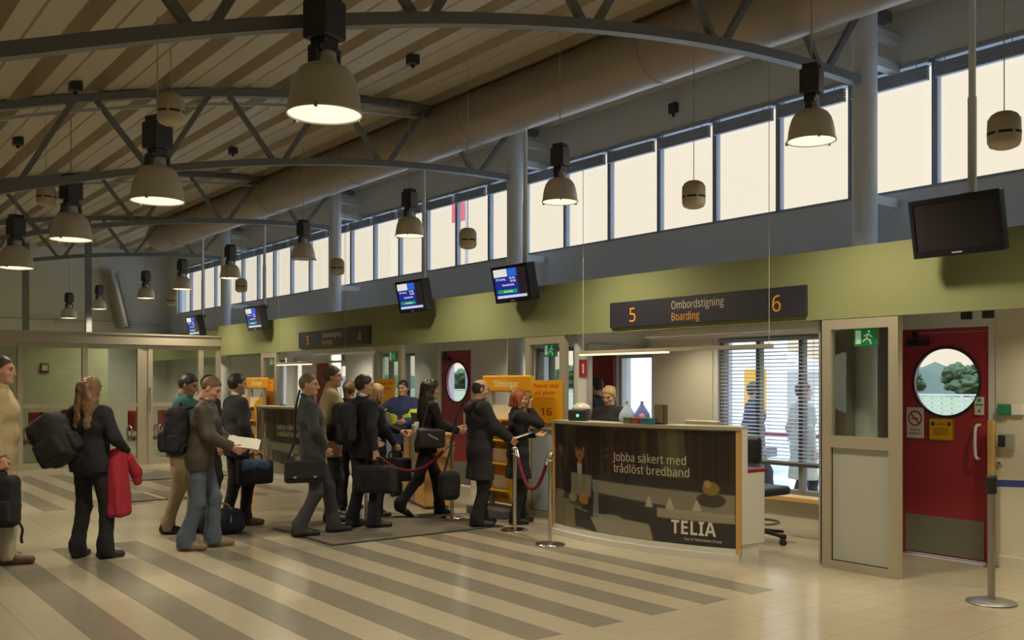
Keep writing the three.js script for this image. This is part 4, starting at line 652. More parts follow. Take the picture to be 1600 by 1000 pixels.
const C = { black: cloth(0.013, 0.012, 0.017), black2: cloth(0.017, 0.016, 0.021), navy: cloth(0.015, 0.016, 0.028), grey: cloth(0.042, 0.045, 0.055), charcoal: cloth(0.027, 0.026, 0.031), beige: cloth(0.42, 0.34, 0.20), sand: cloth(0.36, 0.29, 0.17), khaki: cloth(0.34, 0.26, 0.155), teal: cloth(0.03, 0.12, 0.13), brown: cloth(0.055, 0.042, 0.032, 0.6), jeans: cloth(0.085, 0.11, 0.15), hivis: cloth(0.50, 0.62, 0.05), bluek: cloth(0.03, 0.045, 0.14), red: cloth(0.36, 0.02, 0.045), leather: std([0.03, 0.027, 0.027], 0.5), shoeBlack: std([0.016, 0.015, 0.016], 0.42), shoeBrown: std([0.10, 0.055, 0.035], 0.5), shoeTan: std([0.22, 0.16, 0.10], 0.6), paleTrouser: cloth(0.40, 0.37, 0.28) };
const hairM = { brown: std([0.15, 0.085, 0.045], 0.55), dark: std([0.025, 0.019, 0.017], 0.5), mid: std([0.06, 0.038, 0.025], 0.6), blond: std([0.42, 0.28, 0.13], 0.55), auburn: std([0.30, 0.075, 0.025], 0.5), grey: std([0.07, 0.062, 0.055], 0.6), ginger: std([0.14, 0.075, 0.04], 0.6) };
const RIGHT = [CS, 0, SN], FWD = [SN, 0, -CS];
const faceTurn = deg => { const a = deg * Math.PI / 180, d = [RIGHT[0] * Math.cos(a) + FWD[0] * Math.sin(a), RIGHT[2] * Math.cos(a) + FWD[2] * Math.sin(a)]; return Math.atan2(d[0], d[1]); };
// figure: feet on the floor at (X, u), facing angle as seen in the picture (0 right, 90 away, 180 left, -90 to us)
function person(o) {
  const s = o.h / 1.75, S = v => [v[0] * s, v[1] * s, v[2] * s], g = thing('person', o.label, 'person', o.X, o.y || 0, -o.u, undefined, faceTurn(o.face));
  const feet = o.feet || [[0.1, 0, 0.15], [-0.1, 0, -0.15]], ft = feet.map(f => [f[0], 0.085 + (f[3] || 0), f[1] - 0.02]);
  const hx = o.hip ? o.hip[0] : (ft[0][0] + ft[1][0]) / 2, hz = o.hip ? o.hip[1] : (ft[0][2] + ft[1][2]) / 2 + 0.01; let hy = 0.925;
  ft.forEach((f, i) => { const dx = f[0] - (hx + (i ? -0.09 : 0.09)), dz = f[2] - hz; hy = Math.min(hy, f[1] + Math.sqrt(0.842 ** 2 - dx * dx - dz * dz)); });
  const [lx, lz] = o.lean || [0, 0], tw = o.twist || 0, top = 0.515, ct = Math.cos(tw), st = Math.sin(tw), T = (x, y, z) => { const k = Math.max(0, (y - hy) / top), a = k * tw; return [hx + lx * k + x * Math.cos(a) + z * Math.sin(a), y, hz + lz * k - x * Math.sin(a) + z * Math.cos(a)]; };
  const hip = [T(0.09, hy - 0.005, 0), T(-0.09, hy - 0.005, 0)], shY = hy + top, sh_ = [T(0.185, shY, -0.01), T(-0.185, shY, -0.01)];
  const kn = hip.map((h, i) => ik(h, ft[i], 0.43, 0.415, nrm([Math.sin(feet[i][2] || 0) * 0.6, 0, 1]))), ankle = kn.map(k => k[1]), knee = kn.map(k => k[0]);
  const arms = o.arms || [{}, {}], arm = [0, 1].map(i => { const a = arms[i] || {}, sg = i ? -1 : 1, to = a.to ? a.to : add(sh_[i], [sg * 0.06, -0.53, 0.03]); const [e, w] = ik(sh_[i], to, 0.285, 0.265, nrm(a.pole || [sg * 0.5, -0.2, -1])); return { e, w, curl: a.curl ?? 0.35, t: a.thumb || [0, 0.3, 1], dir: a.dir }; });
  const nk = T(0, shY + 0.045, -0.01), [hyaw, hpit, hroll] = o.head || [0, 0, 0], hc = add(nk, [0, 0.145, 0.02 + (hpit || 0) * 0.05]);
  const k1 = 0.07, sc = l => l.map(([a, b, ra, rb, cut]) => [S(a), S(b), ra * s, (rb ?? ra) * s, cut && [S(cut[0]), cut[1]]]);
  const fat = o.fat || 0, fem = !!o.fem, cw = fem ? 0.9 : 1;
  const torso = e => [[T(0.085, hy + 0.0, -0.01), T(-0.085, hy + 0.0, -0.01), 0.098 + e + fat * 0.4], [T(0.06, hy + 0.17, 0.005 + fat * 0.3), T(-0.06, hy + 0.17, 0.005 + fat * 0.3), (fem ? 0.086 : 0.107) + e + fat], [T(0.085 * cw, hy + 0.36, 0), T(-0.085 * cw, hy + 0.36, 0), 0.112 * cw + e + fat * 0.4], [T(0.14 * cw, shY - 0.04, -0.01), T(-0.14 * cw, shY - 0.04, -0.01), 0.055 + e * 0.6], [T(0.03, shY + 0.03, -0.015), T(0.145 * cw, shY - 0.025, -0.01), 0.042 + e * 0.4, 0.046 + e * 0.5], [T(-0.03, shY + 0.03, -0.015), T(-0.145 * cw, shY - 0.025, -0.01), 0.042 + e * 0.4, 0.046 + e * 0.5], [T(0, hy + 0.05, 0), T(0, hy + 0.4, 0), 0.085 + e], [T(0, shY - 0.02, -0.015), T(0, shY + 0.03, -0.015), 0.065 + e * 0.7, 0.052 + e * 0.6]];
  // skin body
  const bodyCaps = sc([...torso(-0.022).slice(0, 7), [nk, add(nk, [0, 0.07, 0.01]), 0.05, 0.045]]); [0, 1].forEach(i => bodyCaps.push(...sc([[hip[i], knee[i], 0.065, 0.045], [knee[i], ankle[i], 0.045, 0.032], [ankle[i], add(ankle[i], [0, -0.035, 0.08]), 0.03, 0.022], [sh_[i], arm[i].e, 0.038, 0.032], [arm[i].e, arm[i].w, 0.032, 0.024]])));
  const geos = [meshCaps(bodyCaps, 0.05, 0.022)];
  const hm = new THREE.Matrix4().makeRotationFromEuler(new THREE.Euler(hpit || 0, hyaw || 0, hroll || 0, 'YXZ')).setPosition(...S(hc)); hm.scale(V(s, s, s));
  geos.push(headGeo(fem).clone().applyMatrix4(hm));
  arm.forEach((a, i) => { const dir = a.dir || subv(a.w, a.e); geos.push(meshCaps(handCaps(S(a.w), dir, a.t, i ? -1 : 1, a.curl, s * (fem ? 0.93 : 1)), 0.009, 0.0052)); });
  for (const q of geos) { if (!q.attributes.color) q.setAttribute('color', new THREE.BufferAttribute(new Float32Array(q.attributes.position.count * 3).fill(1), 3)); }
  const skin = std(skinOf[o.skin || 'fair'], 0.55, 0, { vertexColors: true }); const body = sh(new THREE.Mesh(mergeGeometries(geos), skin)); body.name = 'body'; g.add(body);
  for (const x of [-1, 1]) part(body, 'eye', new THREE.SphereGeometry(0.0085, 10, 8).translate(x * 0.031, 0.008, 0.0795).applyMatrix4(hm), std([0.06, 0.045, 0.04], 0.2));
  if (o.hair) part(g, 'hair', hairGeo(o.hair[0]).clone().applyMatrix4(hm), hairM[o.hair[1]]);
  // trousers
  const tr = []; [0, 1].forEach(i => { const a = ankle[i], cutd = [0, -1, 0]; tr.push([hip[i], knee[i], 0.095, 0.07], [knee[i], add(a, [0, 0.03, 0]), 0.07, o.flareLeg || 0.062], [add(a, [0, 0.05, 0]), add(a, [0, -0.035, 0.015]), o.flareLeg || 0.062, (o.flareLeg || 0.062) + 0.008, [add(a, [0, -0.05, 0]), cutd]]); });
  tr.push([T(0.075, hy, -0.005), T(-0.075, hy, -0.005), 0.105 + fat * 0.3], [T(0.06, hy + 0.1, 0), T(-0.06, hy + 0.1, 0), 0.1 + fat * 0.5]);
  const wa = (hy + 0.15) * s; part(g, 'trousers', meshCaps(sc(tr), 0.045, 0.0115, (d, x, y, z) => Math.max(wrinkle(0.0055, o.h * 7)(d, x, y, z), y - wa)), o.trousers);
  // jacket or coat
  const J = o.jacket, jl = torso(J.loose ?? 0.018), hem = J.hem ?? hy - 0.1; const hr = 0.112 + (J.flare || 0) + fat * 0.4; jl.push([T(0.08, hy + 0.1, 0), T(0.085, Math.min(hem, hy - 0.02), 0), 0.1 + fat * 0.5, hr], [T(-0.08, hy + 0.1, 0), T(-0.085, Math.min(hem, hy - 0.02), 0), 0.1 + fat * 0.5, hr]);
  [0, 1].forEach(i => { const a = arm[i], dir = nrm(subv(a.w, a.e)), end = add(a.w, dir, -0.005); jl.push([add(sh_[i], [0, -0.025, 0]), a.e, 0.062 + (J.sleeve || 0), 0.055 + (J.sleeve || 0)], [a.e, end, 0.055 + (J.sleeve || 0), 0.044 + (J.sleeve || 0), [end, dir]]); });
  const hs = hem * s, nkY = (shY + 0.078) * s; part(g, J.name || 'jacket', meshCaps(sc(jl), 0.055, 0.0105, (d, x, y, z) => Math.max(wrinkle(0.0055, o.h * 3)(d, x, y, z), hs - y, y - nkY)), J.mat);
  if (J.collar) { const r = 0.067, q = new THREE.TorusGeometry(r, 0.014, 8, 26, 5.2).rotateZ(-1.03 + Math.PI * 1.0).rotateX(-Math.PI / 2 + 0.35).scale(1, 1.5, 1).scale(s, s, s).translate(...S(add(nk, [0, 0.015, 0.0]))); part(g, 'collar', q, J.collar); }
  if (J.hood) part(g, 'hood', meshCaps(sc([[T(0.09, shY + 0.02, -0.06), T(0.0, shY - 0.04, -0.13), 0.045, 0.06], [T(-0.09, shY + 0.02, -0.06), T(0, shY - 0.04, -0.13), 0.045, 0.06], [T(0.07, shY + 0.04, 0.0), T(0.09, shY + 0.02, -0.06), 0.025, 0.045], [T(-0.07, shY + 0.04, 0), T(-0.09, shY + 0.02, -0.06), 0.025, 0.045]]), 0.04, 0.01, wrinkle(0.004)), J.mat);
  if (J.band) part(g, 'reflective_panel', meshCaps(sc([...[0, 1].map(i => [mix(sh_[i], arm[i].e, 0.35), mix(arm[i].e, arm[i].w, 0.6), 0.066, 0.058]), [T(0.08, hy + 0.3, 0.0), T(-0.08, hy + 0.3, 0.0), 0.128], [T(0.07, hy + 0.2, 0.0), T(-0.07, hy + 0.2, 0.0), 0.122]]), 0.03, 0.011, (d, x, y) => Math.max(d, y - (hy + 0.40) * s)), J.band, 'yellow hi-vis cloth');
  if (o.glasses) { const gl = [1, -1].map(x => new THREE.TorusGeometry(0.018, 0.0022, 6, 20).translate(x * 0.031, 0.006, 0.098)); gl.push(box(0.024, 0.003, 0.003, 0, 0.008, 0.1), box(0.003, 0.003, 0.1, 0.058, 0.01, 0.05), box(0.003, 0.003, 0.1, -0.058, 0.01, 0.05)); part(g, 'glasses', gl.map(q => q.applyMatrix4(hm)), M.steel); }
  // shoes
  [0, 1].forEach(i => { const f = feet[i], m = part(g, 'shoe', shoeGeo(o.shoe || 'plain'), o.shoes); m.position.set(f[0] * s, (f[3] ? f[3] * s : 0), (f[1]) * s); m.rotation.set(f[4] || 0, f[2] || 0, 0, 'YXZ'); m.scale.setScalar(s * (fem ? 0.92 : 1.05)); });
  g.updateMatrixWorld(); return { g, s, arm, T, hy, shY, S, turn: g.rotation.y, w: v => g.localToWorld(V(...S(v))) };
}
// things carried, built in the figure's coordinates around a point
function carried(p, name, label, cat, o) { const w = p.w(o); return thing(name, label, cat, w.x, w.y, w.z, undefined, p.turn); }
const rboxF = (x, y, z, a, b, c, r) => { const qx = Math.abs(x) - a + r, qy = Math.abs(y) - b + r, qz = Math.abs(z) - c + r; return Math.hypot(Math.max(qx, 0), Math.max(qy, 0), Math.max(qz, 0)) + Math.min(Math.max(qx, qy, qz), 0) - r; };
function softBox(a, b, c, r, bulge = 0, amp = 0.006, cell = 0.011, sd = 0) { return sdfGeo((x, y, z) => { const k = 1 + bulge * (1 - (y / b) ** 2); return rboxF(x / 1, y, z / k, a, b, c, r) + amp * (nz(x * 11 + sd, y * 13, z * 11) + 0.5 * nz(x * 25, y * 25, z * 25 + sd)); }, [-a - 0.03, -b - 0.03, -c * (1 + bulge) - 0.03], [a + 0.03, b + 0.03, c * (1 + bulge) + 0.03], cell); }
function backpack(p, label, { at: q, w = 0.16, h = 0.24, d = 0.1, tilt = 0, yaw = 0, mat = C.black2 }) {
  const t = carried(p, 'backpack', label, 'backpack', q); t.rotation.order = 'YXZ'; t.rotation.y += yaw; t.rotation.z = tilt; const B = part(t, 'main_compartment', softBox(w, h, d, Math.min(0.1, d * 0.9), 0.25, 0.011, 0.011, w * 50), mat); for (const x of [-1, 1]) part(t, 'side_pocket', softBox(0.03, h * 0.35, d * 0.6, 0.025, 0.1, 0.004, 0.011, x).translate(x * (w + 0.005), -h * 0.45, 0), mat); part(t, 'front_pocket', softBox(w * 0.75, h * 0.42, 0.05, 0.03, 0.2, 0.005, 0.011, 5).translate(0, -h * 0.4, -d - 0.015), mat);
  for (const x of [-1, 1]) part(t, 'shoulder_strap', tube([V(x * w * 0.5, h * 0.85, d * 0.8), V(x * w * 0.62, h * 0.98, d + 0.08), V(x * w * 0.75, h * 0.55, d + 0.21), V(x * w * 0.8, -h * 0.1, d + 0.17), V(x * w * 0.8, -h * 0.6, d * 0.9)].map(v => v), 0.014, 30, 6), mat);
  part(t, 'carry_loop', new THREE.TorusGeometry(0.035, 0.009, 6, 16, Math.PI).translate(0, h + 0.0, 0.03), mat); return t;
}
function handBag(p, label, name, { at: q, w = 0.2, h = 0.14, d = 0.05, yaw = 0, mat = C.black2, grip = true, r = 0.03, amp = 0.003, flap = true }) {   // q = the hand that holds it (handle centre)
  const t = carried(p, name, label, 'bag', q); t.rotation.y += yaw; const top = -0.07;
  part(t, 'body', softBox(w, h, d, r, 0.12, amp, 0.0105, w * 30).translate(0, top - h, 0), mat); if (flap) part(t, 'flap', rbox(w * 1.86, h * 1.0, 0.012, 0.005, 0, top - h * 0.55, d * 1.1 + 0.004), mat); part(t, 'clasp', [box(0.03, 0.02, 0.008, -w * 0.4, top - h * 1.02, d * 1.12 + 0.012), box(0.03, 0.02, 0.008, w * 0.4, top - h * 1.02, d * 1.12 + 0.012)], M.chrome);
  if (grip) part(t, 'handle', tube([V(-w * 0.4, top - 0.01, 0), V(-w * 0.33, -0.005, 0), V(w * 0.33, -0.005, 0), V(w * 0.4, top - 0.01, 0)], 0.011, 24, 8), mat); return t;
}

// ---------------------------------------------------------------- the people in the queue
const foot = (px, py) => { const p = at(px, py, { y: 0 }); return { X: p.X, u: p.u }; };
const onX = (px, X) => { const p = at(px, 600, { X }); return { X, u: p.u }; };
const HOLD = { curl: 0.95 };
{
  const p = person({ ...foot(2, 880), h: 1.83, face: 22, label: 'person in a beige jacket holding a black backpack, looking along the queue', skin: 'pink', hair: ['crop', 'mid'], trousers: C.paleTrouser, shoes: C.shoeBrown, jacket: { mat: C.beige, hem: 0.72, flare: 0.015, loose: 0.03, sleeve: 0.012, collar: C.beige }, feet: [[0.1, -0.06, 0.2], [-0.1, 0.07, -0.1]], arms: [{}, HOLD], head: [-0.25, 0.05] });
  const w = p.arm[1].w, t = carried(p, 'backpack', 'black backpack hanging from the hand of the person in the beige jacket', 'backpack', add(w, [0, -0.11, 0.01]));
  part(t, 'main_compartment', softBox(0.15, 0.225, 0.09, 0.07, 0.15, 0.005).rotateY(1.35).translate(0, -0.26, 0), C.black2); part(t, 'front_pocket', softBox(0.11, 0.1, 0.04, 0.03, 0.1, 0.004).translate(0, 0, 0.1).rotateY(-1.79).translate(0, -0.34, 0), C.black2); part(t, 'carry_loop', new THREE.TorusGeometry(0.045, 0.01, 6, 18, Math.PI).rotateY(1.35).translate(0, -0.04, 0), C.black2);
  part(t, 'loose_strap', tube([V(-0.05, -0.44, 0.14), V(-0.07, -0.5, 0.17), V(-0.06, -0.58, 0.16), V(-0.05, -0.62, 0.165)], 0.012, 16, 6), C.black2);
}
{
  const p = person({ ...foot(143, 872), h: 1.635, face: 74, fem: 1, label: 'person with long brown hair, dark clothes and a red coat over the arm', hair: ['long', 'brown'], trousers: C.black, shoes: C.shoeBlack, flareLeg: 0.07, jacket: { mat: C.black, hem: 0.84, loose: 0.02 }, feet: [[0.15, 0.0, 0.1], [-0.15, 0.03, -0.6]], hip: [0.01, 0], arms: [{ to: [0.26, 1.0, 0.16] }, { to: [-0.25, 1.02, 0.2], curl: 0.5 }], head: [-0.1, 0.05], fat: 0.012 });
  backpack(p, 'large black backpack slung on the shoulder of the person with long brown hair', { at: [0.26, 1.16, -0.2], w: 0.17, h: 0.24, d: 0.125, tilt: -0.55, yaw: 0.15 });
  const t = carried(p, 'draped_coat', 'bright red coat draped over the arm of the person with long brown hair', 'coat', [-0.24, 0.40, 0.1]); const s = p.s;
  const f = (x, y, z) => { const k = THREE.MathUtils.clamp(y / 0.62, 0, 1), w = 0.075 + 0.025 * (1 - k), d = 0.06; return rboxF(x - 0.02 * k, y - 0.31, z, w * 0.75, 0.31, d + 0.055 * (1 - k) + 0.03 * k, 0.045) + 0.012 * nz(x * 16, y * 4, z * 22) + 0.006 * nz(x * 30, y * 12, z * 40); };
  part(t, 'cloth', sdfGeo(f, [-0.16, -0.05, -0.2], [0.16, 0.68, 0.2], 0.011), C.red); part(t, 'sleeve', meshCaps([[[0.0, 0.52, 0.12], [-0.02, 0.4, 0.2], 0.055, 0.05], [[-0.02, 0.4, 0.2], [-0.03, 0.3, 0.22], 0.05, 0.04]], 0.04, 0.01, wrinkle(0.007)), C.red);
}
person({ ...foot(286, 832), h: 1.69, face: 5, label: 'person in a teal jacket and khaki trousers looking down', skin: 'tan', hair: ['short', 'dark'], trousers: C.khaki, shoes: C.shoeBlack, jacket: { mat: C.teal, hem: 0.84, loose: 0.035, sleeve: 0.012, collar: C.teal }, feet: [[0.09, 0.1, 0.1], [-0.1, -0.12, -0.1]], arms: [{ to: [0.12, 1.12, 0.3], curl: 0.5 }, { to: [-0.14, 1.1, 0.3], curl: 0.5 }], head: [-0.1, 0.3], lean: [0, 0.05] });
{
  const p = person({ ...foot(312, 857), h: 1.66, face: 8, label: 'person in a brown leather jacket and blue jeans reading a paper', skin: 'pink', hair: ['crop', 'ginger'], trousers: C.jeans, flareLeg: 0.078, shoes: C.shoeTan, jacket: { mat: C.brown, hem: 0.80, loose: 0.026, sleeve: 0.01, collar: C.brown }, feet: [[0.1, 0.13, 0.25], [-0.11, -0.1, -0.15]], arms: [{ to: [0.1, 1.04, 0.36], curl: 0.55 }, { to: [-0.14, 1.03, 0.34], curl: 0.6 }], head: [-0.15, 0.5], lean: [0, 0.07] });
  backpack(p, 'black backpack on the back of the person in the brown leather jacket', { at: [0, 1.19, -0.22], w: 0.15, h: 0.24, d: 0.09, tilt: 0 });
  const t = carried(p, 'newspaper', 'folded white paper in the hands of the person in the brown jacket', 'paper', [-0.03, 1.08, 0.44]); const g = new THREE.BoxGeometry(0.24, 0.004, 0.3, 8, 1, 10), q = g.attributes.position; for (let i = 0; i < q.count; i++) q.setY(i, q.getY(i) + 0.025 * Math.sin(q.getZ(i) * 9) - 0.5 * q.getX(i) ** 2); g.computeVertexNormals(); part(t, 'sheet', g.rotateX(0.35).rotateZ(0.35), M.paper); part(t, 'sheet', box(0.2, 0.003, 0.24, 0, -0.012, 0).rotateX(0.35).rotateZ(0.35), M.paper);
}
{
  const p = person({ ...foot(362, 821), h: 1.69, face: 38, label: 'person in a dark suit holding a briefcase with a blue jacket on it', hair: ['short', 'dark'], trousers: C.black2, shoes: C.shoeBrown, jacket: { mat: C.charcoal, hem: 0.80, collar: M.white }, feet: [[0.1, 0.0, 0.1], [-0.1, 0.14, -0.4]], arms: [{}, { to: [-0.26, 0.92, 0.16], curl: 0.95 }], head: [-0.1, 0.05] });
  const w = p.arm[1].w; handBag(p, 'black briefcase in the hand of the person in the dark suit', 'briefcase', { at: add(w, [0, -0.09, 0.01]), w: 0.2, h: 0.13, d: 0.06, yaw: 0.95 + 0.6 });
  const t = carried(p, 'folded_jacket', 'blue jacket folded over the black briefcase', 'jacket', add(w, [-0.0, -0.24, 0.0])); t.rotation.y += 1.55; part(t, 'cloth', sdfGeo((x, y, z) => rboxF(x, y - 0.04 + x * x * 1.2, z, 0.17, 0.055, 0.088, 0.04) + 0.012 * nz(x * 18, y * 18, z * 18 + 2), [-0.22, -0.08, -0.14], [0.22, 0.14, 0.14], 0.01), cloth(0.06, 0.10, 0.20)); part(t, 'sleeve', meshCaps([[[-0.1, 0.02, 0.08], [-0.12, -0.06, 0.1], 0.04, 0.035]], 0.03, 0.01, wrinkle(0.006)), cloth(0.06, 0.10, 0.20));
  const d = foot(346, 833), b = thing('duffel_bag', 'navy and tan duffel bag lying on the floor by the jeans', 'bag', d.X, 0, -d.u, undefined, faceTurn(15) - Math.PI / 2);
  part(b, 'body', sdfGeo((x, y, z) => rboxF(x, y - 0.13, z, 0.25 - 0.06 * y, 0.13, 0.14, 0.11) + 0.012 * nz(x * 9, y * 9, z * 9 + 1), [-0.3, -0.01, -0.2], [0.3, 0.32, 0.2], 0.012), cloth(0.025, 0.035, 0.085)); for (const x of [-0.1, 0.1]) part(b, 'strap', new THREE.TorusGeometry(0.145, 0.012, 6, 30, Math.PI).scale(1, 0.9, 1).rotateY(Math.PI / 2).translate(x, 0.125, 0), C.khaki); part(b, 'handle', tube([V(-0.1, 0.25, 0.02), V(-0.05, 0.31, 0.04), V(0.05, 0.31, 0.04), V(0.1, 0.25, 0.02)], 0.012, 20), C.khaki);
}
person({ ...foot(328, 806), h: 1.68, face: 40, label: 'person with dark hair mostly hidden behind the brown leather jacket', hair: ['short', 'dark'], trousers: C.black, shoes: C.shoeBlack, jacket: { mat: C.black2, hem: 0.8 } });
{
  const p = person({ ...foot(484, 836), h: 1.715, face: 18, label: 'person in a grey suit with a black shoulder bag and a hand in the pocket', skin: 'pink', hair: ['crop', 'ginger'], trousers: C.grey, shoes: C.shoeBlack, flareLeg: 0.07, jacket: { mat: C.grey, hem: 0.80, loose: 0.022, collar: C.grey }, feet: [[0.06, 0.28, 0.3], [-0.1, -0.1, -0.1]], hip: [-0.04, 0.03], lean: [-0.02, -0.05], arms: [{ to: [0.22, 0.95, 0.17], curl: 0.6 }, { to: [-0.2, 0.93, 0.14], pole: [-1, 0, -0.5], curl: 0.6 }], head: [-0.35, 0.02] });
  const t = carried(p, 'shoulder_bag', 'black shoulder bag hanging at the hip of the person in the grey suit', 'bag', [-0.22, 0.70, -0.08]); t.rotation.y += 0; part(t, 'body', softBox(0.06, 0.115, 0.2, 0.035, 0.0, 0.004).translate(0, 0.0, 0), C.black2); part(t, 'flap', rbox(0.016, 0.17, 0.385, 0.007, -0.066, 0.02, 0), C.black2); part(t, 'clasp', [box(0.006, 0.02, 0.03, -0.077, -0.05, -0.1), box(0.006, 0.02, 0.03, -0.077, -0.05, 0.1)], M.chrome); part(t, 'strap', [tube([V(0.0, 0.1, -0.18), V(0.04, 0.3, -0.1), V(0.13, 0.6, -0.08), V(0.25, 0.83, -0.02)], 0.013, 24, 6)], C.black2);
}
person({ ...foot(520, 815), h: 1.78, face: 10, label: 'person in a beige jacket with short brown hair behind the grey suit', skin: 'pink', hair: ['short', 'mid'], trousers: C.charcoal, shoes: C.shoeBlack, jacket: { mat: C.sand, hem: 0.74, loose: 0.03, sleeve: 0.01, collar: C.sand }, head: [-0.1, 0] });
person({ ...foot(546, 797), h: 1.62, face: 80, fem: 1, label: 'person with a brown ponytail between the beige jacket and the navy suit', hair: ['tail', 'brown'], trousers: C.black, shoes: C.shoeBlack, jacket: { mat: C.black2, hem: 0.8 } });
{
  const p = person({ ...foot(566, 826), h: 1.68, face: 40, label: 'person in a navy suit with a black backpack and a bag in the hand', hair: ['short', 'dark'], trousers: C.navy, shoes: C.shoeBlack, flareLeg: 0.068, jacket: { mat: C.navy, hem: 0.80, collar: M.white }, feet: [[0.12, -0.04, 0.3], [-0.08, 0.12, -0.35]], arms: [{ to: [0.2, 1.0, 0.25] }, { to: [-0.24, 0.9, 0.02], curl: 0.95 }], head: [-0.3, 0.05] });
  backpack(p, 'black backpack on the back of the person in the navy suit', { at: [0.03, 1.2, -0.22], w: 0.15, h: 0.23, d: 0.09 });
  const w = p.arm[1].w; handBag(p, 'black travel bag in the hand of the person in the navy suit', 'travel_bag', { at: add(w, [0, -0.09, 0]), w: 0.24, h: 0.15, d: 0.07, yaw: 0.6, r: 0.05, amp: 0.008, flap: false });
}
{
  const p = person({ ...foot(588, 806), h: 1.57, face: 25, fem: 1, label: 'person with short blond hair and a dark coat being served at the podium', hair: ['bob', 'blond'], trousers: C.black, shoes: C.shoeBrown, jacket: { mat: C.navy, hem: 0.62, flare: 0.02, name: 'coat' }, arms: [{ to: [0.12, 1.1, 0.38], curl: 0.4 }, { to: [-0.2, 0.95, 0.2], curl: 0.9 }], head: [0.1, 0.15] });
  const w = p.arm[1].w; handBag(p, 'black case in the hand of the blond person', 'briefcase', { at: add(w, [0, -0.09, 0]), w: 0.19, h: 0.14, d: 0.05, yaw: 1.3 });
}
{ // hi-vis worker behind the podium
  person({ ...onX(630, 6.99), h: 1.62, face: -105, fem: 1, label: 'worker in a blue and yellow hi-vis jacket behind the birch podium', hair: ['tail', 'dark'], trousers: C.navy, shoes: C.shoeBlack, jacket: { mat: C.bluek, hem: 0.78, loose: 0.03, sleeve: 0.012, band: C.hivis, collar: C.bluek }, arms: [{ to: [0.15, 1.14, 0.32], curl: 0.4 }, { to: [-0.38, 1.2, 0.33], curl: 0.4 }], head: [-0.1, 0.05] });
}
{
  const p = person({ ...foot(668, 806), h: 1.65, face: 20, fem: 1, label: 'person with long dark hair and black jacket stepping up to the podium', hair: ['long', 'dark'], trousers: C.black, shoes: C.shoeBlack, shoe: 'heel', jacket: { mat: C.black, hem: 0.80 }, feet: [[0.08, 0.2, 0.1], [-0.08, -0.36, -0.1, 0.06, 0.45]], hip: [0, -0.02], lean: [0, 0.05], arms: [{ to: [0.1, 1.1, 0.42], curl: 0.5 }, { to: [-0.16, 1.08, 0.36], curl: 0.5 }], head: [0.2, 0.1] });
  const t = carried(p, 'handbag', 'black handbag with pale trim under the arm of the person with long dark hair', 'bag', [-0.24, 1.0, -0.02]); part(t, 'body', softBox(0.055, 0.12, 0.17, 0.04, 0, 0.006), C.leather); part(t, 'strap', tube([V(0, 0.08, -0.12), V(0.03, 0.3, -0.05), V(0.06, 0.42, 0.0), V(0.03, 0.3, 0.05), V(0, 0.08, 0.12)], 0.01, 30, 6), C.leather); part(t, 'trim', box(0.006, 0.02, 0.14, -0.06, 0.02, 0).rotateX(0.5), M.alu, 'pale trim');
}
{
  const p = person({ ...foot(748, 822), h: 1.63, face: 20, label: 'balding person with glasses in a long black hooded coat holding a ticket', hair: ['bald', 'dark'], glasses: 1, trousers: C.black, shoes: C.shoeBlack, flareLeg: 0.072, jacket: { mat: C.black2, hem: 0.56, flare: 0.035, loose: 0.035, sleeve: 0.016, hood: 1, name: 'coat' }, feet: [[0.1, 0.08, 0.25], [-0.11, -0.04, -0.15]], arms: [{ to: [0.1, 1.06, 0.42], curl: 0.5 }, { to: [-0.16, 1.04, 0.34], curl: 0.55 }], head: [-0.1, 0.1] });
  const w = p.arm[1].w, t = carried(p, 'ticket', 'white boarding card in the hand of the balding person', 'ticket', add(w, [0.0, 0.02, 0.1])); part(t, 'card', box(0.09, 0.003, 0.16, 0, 0, 0.04).rotateX(-0.3), M.paper); part(t, 'stub', box(0.085, 0.004, 0.05, 0, 0.002, 0.145).rotateX(-0.3), std([0.3, 0.3, 0.34], 0.6));
  const b = carried(p, 'travel_bag', 'soft black bag hanging behind the long black coat', 'bag', [0.02, 0.50, -0.36]); part(b, 'body', softBox(0.09, 0.16, 0.11, 0.07, 0.1, 0.008), C.black); part(b, 'strap', tube([V(0, 0.14, -0.06), V(0.05, 0.4, 0.03), V(0.12, 0.75, 0.12), V(0.14, 0.9, 0.2)], 0.012, 24, 6), C.black);
}
person({ ...foot(806, 818), h: 1.51, face: 12, fem: 1, label: 'person with red bobbed hair in a black coat raising a hand to the face', hair: ['bob', 'auburn'], trousers: C.black, shoes: C.shoeBlack, shoe: 'boot', jacket: { mat: C.black, hem: 0.60, flare: 0.045, name: 'coat', loose: 0.022 }, feet: [[0.09, 0.1, 0.2], [-0.1, -0.02, -0.1]], arms: [{ to: [0.1, 1.15, 0.3] }, { to: [-0.06, 1.52, 0.17], pole: [-0.6, -1, 0.5], curl: 0.4, thumb: [1, 0.2, 0], dir: [0.2, 1, 0.1] }], head: [-0.2, 0.12] });
// staff and others behind the counter
person({ ...onX(952, 7.52), h: 1.55, face: -120, fem: 1, label: 'worker with blond tied hair looking down behind the poster counter', hair: ['tail', 'blond'], trousers: C.black, shoes: C.shoeBlack, jacket: { mat: C.black2, hem: 0.8 }, arms: [{ to: [0.14, 1.0, 0.26] }, { to: [-0.14, 1.0, 0.26] }], head: [0, 0.4] });
person({ ...onX(930, 8.02), h: 1.66, face: 150, label: 'dark-haired person in dark clothes standing by the booth doorway', skin: 'tan', hair: ['short', 'dark'], trousers: C.black, shoes: C.shoeBlack, jacket: { mat: C.black, hem: 0.8 }, head: [0, 0.1] });

